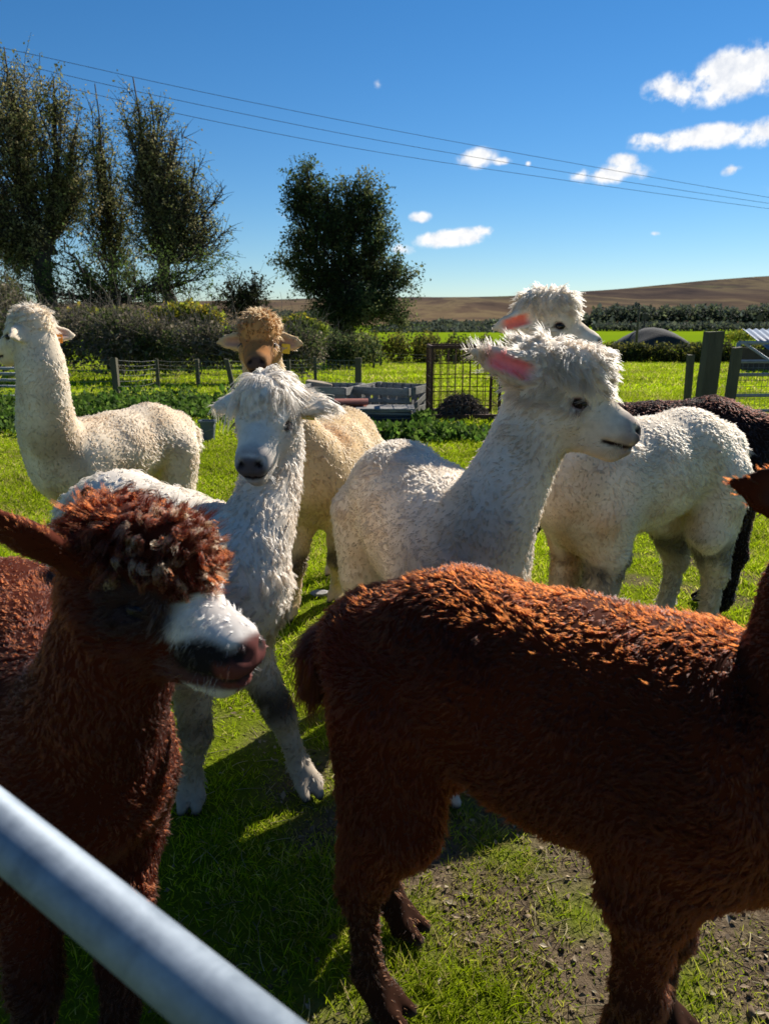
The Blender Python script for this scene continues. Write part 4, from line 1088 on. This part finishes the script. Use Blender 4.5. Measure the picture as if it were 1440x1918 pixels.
    ph = (rng.random(n_lock) * 6.28)[rep]; om = (sp.get('curl_turns', 3.5) + 3 * rng.random(n_lock))[rep]; amp = T[rep, 6] * (.6 + .8 * rng.random(M))
    K = 5
    u = np.linspace(0, 1, K)
    pts = np.empty((M, K, 3))
    conv = .72
    jit = rng.normal(size=(M, 3)) * .10
    grav = np.array([0, 0, -1.0]) * sp.get('droop', .35)
    long_ = (T[rep, 3] > .035)[:, None]
    for j, x in enumerate(u):
        base = C[rep] + off * (1 - conv * x) - n[rep] * .003
        d = n[rep] * (lift * (x - .38 * x * x))[:, None] + t[rep] * (lay * (.35 * x + .65 * x * x))[:, None] + jit * x
        d = d + np.where(long_, grav * x * x, grav * .2 * x * x)
        cu = (e2[rep] * np.cos(ph + om * x)[:, None] + n[rep] * np.sin(ph + om * x)[:, None]) * (amp * x)[:, None]
        pts[:, j] = base + d * ln[:, None] + cu
    r0 = sp.get('strand', .00085) * wide
    fine = np.where(np.isin(rg, [REG['face'], REG['muzzle'], REG['foot'], REG['ear']]), .65, 1.0)[rep]
    rad = (r0 * fine)[:, None] * np.interp(u, [0, .5, 1], [1.0, .85, .25])[None]
    cl_ = cc * np.exp(rng.normal(size=(n_lock, 1)) * sp.get('col_var', .06))
    tipc = sp.get('lock_tint')
    if tipc is not None: cl_ = tipc(sk, C, rg, cl_, rng)
    return pts, rad, np.clip(cl_[rep], 0, 1)

M_BODY = attr_mat('alpaca_skin', .9, .1, 0, 60, .12)
def fleece_mat(name, lobe, rough):
    """wool: soft scatter mixed with a hair lobe that glows against the sun"""
    m = attr_mat(name, .65, .2, .40)
    nt = m.node_tree; out = nt.nodes['Material Output']; soft = out.inputs['Surface'].links[0].from_socket
    h_ = nt.nodes.new('ShaderNodeBsdfHairPrincipled'); h_.model = 'CHIANG'; h_.parametrization = 'COLOR'
    a = nt.nodes.new('ShaderNodeAttribute'); a.attribute_name = 'col'
    lk(nt, a.outputs['Color'], h_.inputs['Color'])
    h_.inputs['Roughness'].default_value = rough; h_.inputs['Radial Roughness'].default_value = .7; h_.inputs['IOR'].default_value = 1.35
    mx = nt.nodes.new('ShaderNodeMixShader'); mx.inputs[0].default_value = lobe
    lk(nt, soft, mx.inputs[1]); lk(nt, h_.outputs[0], mx.inputs[2]); lk(nt, mx.outputs[0], out.inputs['Surface'])
    return m
M_FLEECE = fleece_mat('white_fleece', .42, .5)
M_FLEECE_BROWN = fleece_mat('brown_fleece', .92, .40)
M_EYE, _nt, _b, _o = new_mat('alpaca_eye')
_b.inputs['Base Color'].default_value = (.006, .004, .003, 1); _b.inputs['Roughness'].default_value = .12; _b.inputs['Specular IOR Level'].default_value = .35
M_TAGY = simple_mat('ear_tag_yellow', (.75, .50, .02), (.85, .60, .04), 20, .4, .1)
M_TAGO = simple_mat('ear_tag_orange', (.75, .25, .02), (.85, .32, .03), 20, .4, .1)

def head_coords(sk, V):
    d = (V - sk['O']) / sk['hs']
    return d @ sk['F'], d @ sk['L'], d @ sk['U']
def mixa(C, c2, w):
    return C * (1 - w[:, None]) + np.array(c2) * w[:, None]

def alpaca(name, sp, label, seed):
    rng = np.random.default_rng(seed)
    hd = math.radians(sp['heading']); rx, ry = sp['root']; s = sp.get('s', 1)
    for kk, (a, b) in sp.get('feet_px', {}).items():
        p = gnd(a, b); x, y = p.x - rx, p.y - ry
        sp.setdefault('feet', {})[kk] = ((x * math.cos(hd) + y * math.sin(hd)) / s, (-x * math.sin(hd) + y * math.cos(hd)) / s)
    for kk, d in sp.get('toe_w', {}).items():
        sp.setdefault('toe', {})[kk] = (d[0] * math.cos(hd) + d[1] * math.sin(hd), -d[0] * math.sin(hd) + d[1] * math.cos(hd))
    sk = alpaca_skeleton(sp)
    V, Fq = body_mesh(sk['P'], sk['Sb'], sp['voxel'])
    N, area = vert_normals(V, Fq)
    best = np.full(len(V), 9.0); prim = np.zeros(len(V), int)
    for i, p in enumerate(sk['P']):
        d = p.dist(V); m = d < best; best[m] = d[m]; prim[m] = i
    reg = np.array([p.reg for p in sk['P']])[prim]
    f, l, u = head_coords(sk, V)
    C = sp['colour'](sk, V, reg, prim, f, l, u)
    bald = np.zeros(len(V))
    # nose leather, lips, eye rims, inside of the ears, nails: skin, not wool
    H_ = np.isin(reg, [REG['muzzle']])
    nose = H_ * sstep(f, .190, .203) * (1 - sstep(np.abs(u + .046), .026, .034))
    C = mixa(C, sp.get('nose', (.10, .075, .075)), nose); bald = np.maximum(bald, nose)
    if 'nose_soft' in sp: C = mixa(C, sp['nose_soft'], np.isin(reg, [REG['muzzle'], REG['cheek']]) * sstep(f, .145, .185) * sstep(vnoise(V, 40, 3), .0, .3) * .75)
    C = mixa(C, sp.get('nose', (.10, .075, .075)), nose)
    mouth = H_ * (1 - sstep(np.abs(u + .076 + (f - .205) * .10), .003, .007)) * sstep(f, .12, .13)
    C = mixa(C, (.03, .018, .018), mouth); bald = np.maximum(bald, mouth)
    for q in (1, -1):
        ed = np.sqrt((f - .060) ** 2 + ((np.abs(l) - .062) * .6) ** 2 + ((u - .007) * 1.35) ** 2)
        rim = (1 - sstep(ed, .015, .023)) * (l * q > 0) * (np.isin(reg, [REG['face'], REG['head'], REG['cheek']]))
        C = mixa(C, sp.get('eyerim', (.12, .07, .06)), rim); bald = np.maximum(bald, rim)
    for (q, b, d, o, el) in sk['ears']:
        rel = V - b; al = rel @ d / el; across = np.linalg.norm(rel - np.outer(rel @ d, d) - np.outer(rel @ o, o), axis=1) / sk['hs']
        ins = (reg == REG['ear']) * sstep(N @ o, .1, .5) * sstep(al, .1, .3) * (1 - sstep(al, .62, .85)) * (1 - sstep(across, .014, .024)) * (np.linalg.norm(rel, axis=1) < el * 1.2)
        C = mixa(C, sp.get('inner_ear', (.62, .22, .18)), ins); bald = np.maximum(bald, ins * .96)
    for q in (1, -1):
        nd = np.sqrt((f - .202) ** 2 + (l - .025 * q) ** 2 + ((u + .036) * 1.3) ** 2)
        no = H_ * (1 - sstep(nd, .009, .015))
        C = mixa(C, (.012, .008, .008), no); bald = np.maximum(bald, no)
    nails = np.array([p.tag == 'nail' for p in sk['P']])[prim] * (1 - sstep(V[:, 2], .012, .03))
    C = mixa(C, (.05, .04, .035), nails); bald = np.maximum(bald, nails)
    root = empty(name, (rx, ry, 0), hd)
    me = pymesh('body', V, Fq, True); set_col(me, C)
    link('body', me, root, M_BODY)
    for q in (1, -1):
        bm = bmesh.new(); bmesh.ops.create_uvsphere(bm, u_segments=16, v_segments=10, radius=.0165 * sk['hs'])
        for ff in bm.faces: ff.smooth = True
        em = bpy.data.meshes.new('eye'); bm.to_mesh(em); bm.free()
        e = link('eye', em, root, M_EYE); 
        Rm = Matrix((Vector(sk['F']), Vector(sk['L']), Vector(sk['U']))).transposed().to_4x4()
        e.matrix_local = Matrix.Translation(Vector(sk['h'](.060, .0530 * q, .0070))) @ Rm @ Matrix.Diagonal((1.28, 1.0, .92, 1))
    if 'ear_tag' in sp:
        q0, mt = sp['ear_tag']
        for (q, b, d, o, el) in sk['ears']:
            if q != q0: continue
            side = np.cross(d, o); side /= np.linalg.norm(side)
            if side[2] > 0: side = -side
            cpt = b + d * el * .42 + side * .026 + o * .012
            mb = MB(); mb.box((0, 0, 0), (.036, .040, .003)); 
            t = mb.build('ear_tag', mt, root, .001)
            t.matrix_local = Matrix.Translation(Vector(cpt)) @ Matrix((Vector(d), Vector(side), Vector(np.cross(d, side)))).transposed().to_4x4()
    pts, rad, cl = grow_fleece(sp, sk, V, Fq, N, area, reg, prim, C, bald, rng)
    # lashes and whiskers
    ex = []
    for q in (1, -1):
        for i in range(14):
            a = (i - 6.5) / 7; b0 = sk['h'](.060 + .016 * a, .068 * q, .017 - .006 * a * a); dr = sk['L'] * q * .8 + sk['F'] * (.3 + .5 * a) - sk['U'] * .45
            ex.append([b0 + dr * .020 * sk['hs'] * x - np.array([0, 0, .006]) * x * x for x in np.linspace(0, 1, 5)])
        for i in range(16):
            b0 = sk['h'](.14 + .035 * rng.random(), .036 * q, -.065 - .03 * rng.random()); dr = sk['L'] * q * (.5 + .5 * rng.random()) + sk['F'] * rng.normal() * .5 - sk['U'] * (.3 + .4 * rng.random())
            ex.append([b0 + dr * (.012 + .010 * rng.random()) * sk['hs'] * x - np.array([0, 0, .006]) * x * x for x in np.linspace(0, 1, 5)])
    ex = np.array(ex); lash = np.array(([True] * 14 + [False] * 16) * 2)
    pts = np.concatenate([pts, ex]); rad = np.concatenate([rad, np.tile(np.linspace(.0006, .0002, 5), (len(ex), 1))])
    cl = np.concatenate([cl, np.where(lash[:, None], np.array(sp.get('lash', (.05, .04, .035))), C[H_ > 0].mean(0) if H_.any() else .5)])
    make_curves('fleece', pts, rad, cl, M_FLEECE_BROWN if sp.get('brown') else M_FLEECE, root)
    tag(root, label, 'alpaca', 'alpacas standing in the paddock')
    print(name, 'verts', len(V), 'strands', len(pts))
    return root

# ---- coat colours
def knee_mask(V, sk, z0, z1): 
    z = V[:, 2] + .07 * (vnoise(V, 18, 71) - .5)
    return sstep(z, z0 - .05, z0 + .03) * (1 - sstep(z, z1 - .03, z1 + .05))
def coat_white(base, low, knee=.8, stain=None, kz=(.235, .31)):
    def fn(sk, V, reg, prim, f, l, u):
        C = np.tile(np.array(base), (len(V), 1))
        C *= (.86 + .22 * vnoise(V, 9, 3))[:, None]
        C = mixa(C, np.array(base) * np.array((.80, .70, .58)), sstep(.6 * vnoise(V, 6, 13) + .4 * vnoise(V, 25, 14), .45, .85) * .6)
        leg = np.isin(reg, [REG['leg'], REG['foot']]).astype(float)
        C = mixa(C, low, leg * .75 * (1 - sstep(V[:, 2], .25, .5)))
        kn = np.isin(reg, [REG['leg'], REG['foot'], REG['thigh']]) * knee_mask(V, sk, kz[0] * sk['s'], kz[1] * sk['s']) * sstep(vnoise(V, 14, 8), .1, .35)
        C = mixa(C, (.035, .025, .02), kn * knee)
        if stain is not None:
            col, zc, xr = stain
            w = sstep(vnoise(V, 7, 5), .35, .8) * (1 - sstep(V[:, 2], zc - .12, zc + .15)) * np.isin(reg, [REG['torso'], REG['neck'], REG['thigh'], REG['leg']]) * sstep(V[:, 0], xr[0], xr[1])
            C = mixa(C, col, w * .75)
        return C
    return fn
def coat_fawn(sk, V, reg, prim, f, l, u):
    C = np.tile(np.array((.58, .41, .22)), (len(V), 1)) * (.88 + .22 * vnoise(V, 9, 4))[:, None]
    hd = np.isin(reg, [REG['topknot'], REG['head'], REG['cheek']]).astype(float)
    C = mixa(C, (.42, .22, .08), hd)
    fc = np.isin(reg, [REG['face'], REG['muzzle']]).astype(float)
    C = mixa(C, (.26, .125, .05), fc)
    C = mixa(C, (.36, .15, .045), fc * sstep(f, .11, .13) * (1 - sstep(f, .165, .18)) * sstep(u, -.03, -.01))
    w = sstep(V[:, 0], .10, .25) * np.isin(reg, [REG['torso'], REG['neck']]) * sstep(V[:, 2], .78, .88) * (reg == REG['torso'])
    C = mixa(C, (.30, .12, .035), w * .7)
    leg = np.isin(reg, [REG['leg'], REG['foot']]).astype(float)
    C = mixa(C, (.04, .028, .02), leg * knee_mask(V, sk, .22, .30) * .85)
    return C
def coat_brown(base, low):
    def fn(sk, V, reg, prim, f, l, u):
        C = np.tile(np.array(base), (len(V), 1)) * (.80 + .4 * vnoise(V, 8, 6))[:, None]
        leg = np.isin(reg, [REG['leg'], REG['foot']]).astype(float)
        C = mixa(C, low, leg * (1 - sstep(V[:, 2], .12, .4)))
        C = mixa(C, (.05, .02, .015), (reg == REG['tail']) * .6)
        return C
    return fn
def coat_blaze(sk, V, reg, prim, f, l, u):
    C = coat_brown((.052, .0080, .0018), (.024, .007, .003))(sk, V, reg, prim, f, l, u)
    fc = np.isin(reg, [REG['face'], REG['muzzle'], REG['cheek'], REG['head']]).astype(float)
    C = mixa(C, (.025, .012, .01), fc * sstep(u, -.045, -.01) * (1 - sstep(f, .11, .13)) * sstep(f, .0, .03))      # dark round the eye
    white = fc * sstep(f + .25 * np.abs(l), .112, .135) * np.maximum(sstep(u, -.036, -.020), (1 - sstep(u, -.100, -.086)))
    C = mixa(C, np.array((.66, .61, .56)), white * (.72 + .28 * vnoise(V, 45, 9)))
    dk = fc * sstep(f, .085, .10) * sstep(u, -.092, -.082) * (1 - sstep(u, -.062, -.050))
    C = mixa(C, (.07, .03, .028), dk)
    blk = fc * (1 - sstep(np.sqrt(((f - .155) / 1.5) ** 2 + (u + .046) ** 2 + ((np.abs(l) - .044) * .8) ** 2), .024, .036))
    C = mixa(C, (.012, .009, .009), blk)
    lip = fc * sstep(f, .168, .18) * (1 - sstep(np.abs(u + .066), .018, .026))
    C = mixa(C, (.12, .032, .025), lip * .9)
    return C
def tint_blaze(sk, C, rg, cl, rng):
    f, l, u = head_coords(sk, C)
    w = (rg == REG['topknot']) * sstep(f, .02, .05) * (rng.random(len(C)) < .35)
    return mixa(cl, (.42, .27, .15), w * rng.random(len(C)))
WOOL = (.73, .615, .475)
HERD['brown_near'].update(brown=True, curl_turns=5.5, colour=coat_blaze, lock_tint=tint_blaze, nose=(.10, .030, .026), inner_ear=(.10, .03, .02), eyerim=(.02, .01, .01), lash=(.02, .01, .01), strand=.0007, col_var=.14, fur_q=1.4,
    fringe=.9, tuft_flow=(.40, 0, -.05), droop=.5, fur={'muzzle': {3: .010, 4: .55}, 'face': {3: .014, 4: .5}, 'cheek': {3: .018}, 'topknot': {0: 6000, 1: 14, 2: .0065, 3: .029, 4: .9, 6: .010}, 'head': {3: .020}, 'ear': {3: .014}})
HERD['brown_side'].update(brown=True, colour=coat_brown((.058, .0092, .0015), (.026, .008, .003)), col_var=.13, strand=.0007, fur_q=1.4, inner_ear=(.06, .02, .015), nose=(.05, .03, .03),
    fur={'torso': {0: 17000, 2: .0030, 3: .016, 4: .6}, 'tail': {3: .055}, 'thigh': {0: 15000, 2: .0032, 3: .015}, 'neck': {2: .003}})
HERD['grey'].update(colour=coat_white((.72, .635, .53), (.28, .22, .16), .92, ((.36, .27, .19), .72, (.1, .3))), nose=(.10, .08, .08), col_var=.08, ear_tag=(1, M_TAGY), droop=.8, fringe=.50, long_above=(.66, .84), nose_soft=(.30, .26, .25),
    tuft_flow=(.25, 0, -.25), fur={'torso': {0: 5200, 1: 11, 2: .006, 3: .036, 4: .5, 5: .9, 6: .006}, 'topknot': {3: .055, 4: .7, 5: .85, 6: .007}, 'neck': {3: .014}, 'ear': {0: 9000, 3: .03, 4: .5}, 'head': {3: .018}})
HERD['fawn'].update(colour=coat_fawn, nose=(.06, .04, .035), col_var=.08, fur_q=.8, ear_tag=(1, M_TAGY), inner_ear=(.42, .26, .18), fringe=.7, tuft_flow=(.2, 0, .1), fur={'topknot': {3: .024, 0: 9000, 6: .002}})
HERD['cream'].update(colour=coat_white((.72, .60, .45), (.36, .26, .16), .5, ((.38, .26, .15), .85, (.12, .35))), nose=(.22, .17, .15), inner_ear=(.50, .33, .27), fur_q=.75, ear_tag=(-1, M_TAGO), fur={'topknot': {3: .028, 0: 8000}})
HERD['white_front'].update(colour=coat_white(WOOL, (.45, .38, .30), .8), nose=(.13, .10, .105), nose_soft=(.27, .22, .215), inner_ear=(.95, .24, .25), eyerim=(.22, .11, .10), lash=(.10, .075, .065), droop=.22, fringe=.85,  # inner ear: pink skin, brightened in colour to imitate sun glowing through it
    tuft_flow=(.40, 0, -.05), fur={'topknot': {0: 8000, 1: 12, 3: .044, 4: .9, 6: .004}, 'ear': {3: .028, 4: .6}, 'head': {3: .032, 4: .75}})
HERD['white_back'].update(colour=coat_white((.73, .625, .485), (.48, .38, .27), .7, ((.58, .34, .14), .66, (.05, .3)), (.345, .43)), nose=(.30, .26, .25), inner_ear=(.95, .22, .15), fur_q=.85, fringe=.8,  # inner_ear red is raised to stand in for light shining through the ear
    fur={'topknot': {3: .036, 4: 1.0, 6: .006}, 'leg': {3: .022, 6: .006}})
HERD['dark'].update(brown=True, colour=coat_brown((.008, .0034, .0026), (.005, .003, .0025)), col_var=.15, fur_q=.65, fur={'tail': {3: .05}, 'torso': {3: .018}})
LABELS = {
 'brown_near': 'chestnut alpaca with a white blaze and muzzle and a curly brown and blond topknot',
 'brown_side': 'rust brown alpaca standing side on, sunlit along its back, over the bare trodden soil',
 'grey': 'shaggy off-white alpaca facing forward, long locks hanging over its eyes, standing with front legs apart',
 'fawn': 'fawn alpaca with a rounded ginger topknot and yellow ear tag behind the shaggy white one',
 'cream': 'cream alpaca with a long upright neck looking away towards the hedge, orange ear tag',
 'white_front': 'white alpaca in profile with a fluffy fringe and pink inner ear, dark nose',
 'white_back': 'white alpaca with its face half hidden behind the profile head, dark patch above its hock',
 'dark': 'dark brown alpaca standing behind a white one, its back and tail showing',
}
for i, (nm, sp) in enumerate(HERD.items()):
    alpaca('alpaca', sp, LABELS[nm], 100 + i)

# ------------------------------------------------------------------ grass, weeds, litter
def blades(name, label, cat, X, Y, L, r, cols, seed, lean=.55, K=4):
    rng = np.random.default_rng(seed); n = len(X)
    Z = ground_z(X, Y) - .004
    s = np.stack([X, Y, Z], 1)
    a = rng.random(n) * 6.283; ln = rng.normal(size=n) * .25 + lean
    d = np.stack([np.cos(a) * ln, np.sin(a) * ln, np.ones(n)], 1); d = unit(d) * L[:, None]
    bend = np.stack([np.cos(a), np.sin(a), -np.ones(n) * .5], 1) * (L * .45 * rng.random(n))[:, None]
    t = np.linspace(0, 1, K)[None, :, None]
    P = s[:, None] + d[:, None] * t + bend[:, None] * t * t
    R = r[:, None] * np.interp(np.linspace(0, 1, K), [0, .5, 1], [.8, 1, .12])[None]
    o = make_curves(name, P, R, cols, M_GRASS); tag(o, label, cat, kind='stuff'); return o
def turf():
    rng = np.random.default_rng(77)
    GR = [(.33, .44, .008), (.42, .52, .010), (.22, .30, .008), (.55, .54, .08), (.50, .43, .14)]
    Xs, Ys, Ls, Rs = [], [], [], []
    for (y0, y1, dens, L, r) in ((.75, 2.6, 15000, .030, .0011), (2.6, 5, 7500, .034, .0018), (5, 9, 3000, .042, .0034), (9, 16, 1100, .06, .006), (16, 44, 190, .09, .013)):
        w = y1 * .60 + .35
        n = int(dens * 2 * w * (y1 - y0)); X = rng.uniform(-w, w, n); Y = rng.uniform(y0, y1, n)
        m = np.abs(X) < Y * .60 + .35; X, Y = X[m], Y[m]
        P = np.stack([X, Y, 0 * X], 1)
        tuft = .35 * vnoise(P, 14, 51) + .65 * vnoise(P, 5, 52)
        so = soil_mask(X, Y)
        if y1 < 6:
            clump = sstep(.5 * vnoise(P, 9, 57) + .5 * vnoise(P, 22, 58), .38, .62); keep = rng.random(len(X)) < np.where(so > .05, (.30 + clump) * (1 - .2 * so), 1.0) * (.3 + .9 * tuft)
            X, Y, tuft, so = X[keep], Y[keep], tuft[keep], so[keep]
        Xs.append(X); Ys.append(Y); Ls.append(L * (.45 + .9 * tuft) * np.exp(rng.normal(size=len(X)) * .28) * (1 - .35 * so)); Rs.append(np.full(len(X), r) * (.7 + .6 * rng.random(len(X))))
    X, Y, L, R = map(np.concatenate, (Xs, Ys, Ls, Rs))
    P = np.stack([X, Y, 0 * X], 1)
    c = pick_cols(GR[:3], len(X), rng, .22); dry = (rng.random(len(X)) < .12 + .30 * vnoise(P, 2.0, 54) ** 2 + .25 * soil_mask(X, Y))
    c = np.where(dry[:, None], pick_cols(GR[3:], len(X), rng, .25), c) * (.68 + .5 * vnoise(P, 1.3, 53) + .25 * (vnoise(P, 6, 55) - .5))[:, None]
    blades('grass', 'short green pasture grass covering the paddock', 'grass', X, Y, L, R, np.clip(c, 0, 1), 78)
turf()
def weeds():
    rng = np.random.default_rng(88); P = []
    def band(x0, x1, yc, hpx, Ydist, n, zmax):
        px = rng.uniform(x0, x1, n); py = yc + rng.normal(size=n) * hpx * .5
        for a, b in zip(px, py):
            q = gnd(a, b); P.append((q.x, q.y, rng.random() ** 1.3 * zmax * (.4 + .6 * float(vnoise(np.array([[q.x, q.y, 0]]), 3.0, 4)[0]))))
    band(700, 960, 822, 9, 10, 4200, .17); band(480, 700, 815, 12, 10, 2200, .14); band(-40, 440, 775, 22, 12, 8000, .34); band(-40, 140, 800, 14, 11, 2600, .26)
    band(770, 812, 800, 12, 10, 500, .18); band(1340, 1480, 830, 22, 8, 2600, .22); band(560, 640, 785, 8, 12, 500, .16)
    P = np.array(P); c = pick_cols([(.06, .12, .016), (.085, .15, .02), (.045, .085, .015), (.11, .17, .03)], len(P), rng, .25)
    o = link('weeds', leaf_mesh('weeds', P, .075, np.clip(c, 0, 1), rng, -.2), None, M_LEAF); tag(o, 'leafy nettles and docks growing round the crates and along the fence', 'weeds', kind='stuff')
    # a long-stemmed sprig by the posts
    return
weeds()
def litter():
    rng = np.random.default_rng(99)
    n = 5000; X = rng.uniform(-.6, 2.3, n); Y = rng.uniform(.8, 3.2, n); k = rng.random(n) < .15 + .85 * soil_mask(X, Y); X, Y = X[k], Y[k]
    P = np.stack([X, Y, ground_z(X, Y) + .004], 1)
    c = pick_cols([(.16, .12, .08), (.22, .17, .11), (.20, .15, .10), (.27, .23, .16)], len(P), rng, .3)
    al = unit(rng.normal(size=(len(P), 3)) * np.array([1, 1, .10]))
    o = link('leaf_litter', leaf_mesh('leaf_litter', P, .016, np.clip(c, 0, 1), rng, 0, al, True), None, attr_mat('dry_leaves', .9, .1)); tag(o, 'scraps of dry leaf and dung crumbs on the bare soil', 'litter', kind='stuff')
    n = 900; X = rng.uniform(-.6, 2.3, n); Y = rng.uniform(.85, 3.0, n)
    a = rng.random(n) * 6.28; L = .03 + .07 * rng.random(n); d = np.stack([np.cos(a), np.sin(a), rng.normal(size=n) * .05], 1) * L[:, None]
    s = np.stack([X, Y, ground_z(X, Y) + .006], 1)
    o = make_curves('straw', bez3(s, s + d * .5 + rng.normal(size=(n, 3)) * .006, s + d, 4), np.full((n, 4), .0009), pick_cols([(.38, .32, .18), (.26, .21, .12)], n, rng), M_TWIG); tag(o, 'loose pale straw stalks scattered over the ground', 'straw', kind='stuff')
litter()
def clods():
    rng = np.random.default_rng(123)
    n = 6500; X = rng.uniform(-.5, 2.6, n); Y = rng.uniform(.85, 3.4, n); k = rng.random(n) < soil_mask(X, Y) ** 1.5; X, Y = X[k], Y[k]; n = len(X)
    base = np.array([[1, 0, 0], [-1, 0, 0], [0, 1, 0], [0, -1, 0], [0, 0, 1], [0, 0, -1.]])
    sz = .0034 * np.exp(rng.normal(size=(n, 1, 1)) * .55)
    V = base[None] * sz * np.array([1.2, 1.2, .75]) + rng.normal(size=(n, 6, 3)) * sz * .3
    V += np.stack([X, Y, ground_z(X, Y) + .001], 1)[:, None]
    T = np.array([[0, 2, 4], [2, 1, 4], [1, 3, 4], [3, 0, 4], [2, 0, 5], [1, 2, 5], [3, 1, 5], [0, 3, 5]])
    me = pymesh('soil_clods', V.reshape(-1, 3), (np.arange(n)[:, None, None] * 6 + T[None]).reshape(-1, 3), True)
    set_col(me, np.repeat(pick_cols([(.13, .095, .06), (.19, .14, .09), (.09, .064, .04)], n, rng, .25), 6, 0))
    tag(link('soil_clods', me, None, attr_mat('soil_crumbs', .95, .05)), 'crumbs and clods of trodden earth', 'soil', kind='stuff')
clods()

# ------------------------------------------------------------------ the gate rail right in front
def camera_pt(x, y, z):
    r = ray(x, y); return Vector((0, 0, CAM_H)) + r * z
def near_gate():
    A, B = camera_pt(0, 1552, .565), camera_pt(448, 1918, .462)
    d = B - A
    P0, P1 = A - d * 6.2, B + d * 1.0
    m, nt, b, o = new_mat('weathered_zinc')
    tc = nt.nodes.new('ShaderNodeTexCoord')
    mp = nt.nodes.new('ShaderNodeMapping'); lk(nt, tc.outputs['Object'], mp.inputs['Vector'])
    f1 = noise(nt, 22, 4, .6, vec=mp.outputs[0], dist=.8); f2 = noise(nt, 150, 3, .6, vec=mp.outputs[0])
    lk(nt, mixc(nt, .25, ramp(nt, f1, [(.35, (.13, .165, .21)), (.65, (.26, .305, .36))]), ramp(nt, f2, [(.3, (.12, .15, .19)), (.7, (.27, .31, .36))])), b.inputs['Base Color'])
    b.inputs['Metallic'].default_value = .25; b.inputs['Specular IOR Level'].default_value = .5
    rr = nt.nodes.new('ShaderNodeMapRange'); rr.inputs['To Min'].default_value = .48; rr.inputs['To Max'].default_value = .7; lk(nt, f1, rr.inputs['Value']); lk(nt, rr.outputs[0], b.inputs['Roughness'])
    bump(nt, b, f1, .12, .004)
    g0 = Vector((P0.x, P0.y, 0)); root = empty('yard_gate', g0)
    for k in range(5):
        dz = Vector((0, 0, -.30 * k if k < 4 else -1.0))
        mb = MB(); mb.tube([P0 - g0 + dz, (P0 + P1) / 2 - g0 + dz, P1 - g0 + dz], .0222 if k == 0 else .017, 28); mb.build('top_rail' if k == 0 else 'rail', m, root, 0, True)
    for t, nm in ((0, 'stile'), (1, 'stile')):
        q = P0.lerp(P1, t); mb = MB(); mb.tube([q - g0 + Vector((0, 0, .0)), q - g0 + Vector((0, 0, -.93))], .024, 16); mb.build(nm, m, root, 0, True)
    tag(root, 'galvanised tubular gate rail crossing right in front of the chestnut alpaca', 'gate')
near_gate()
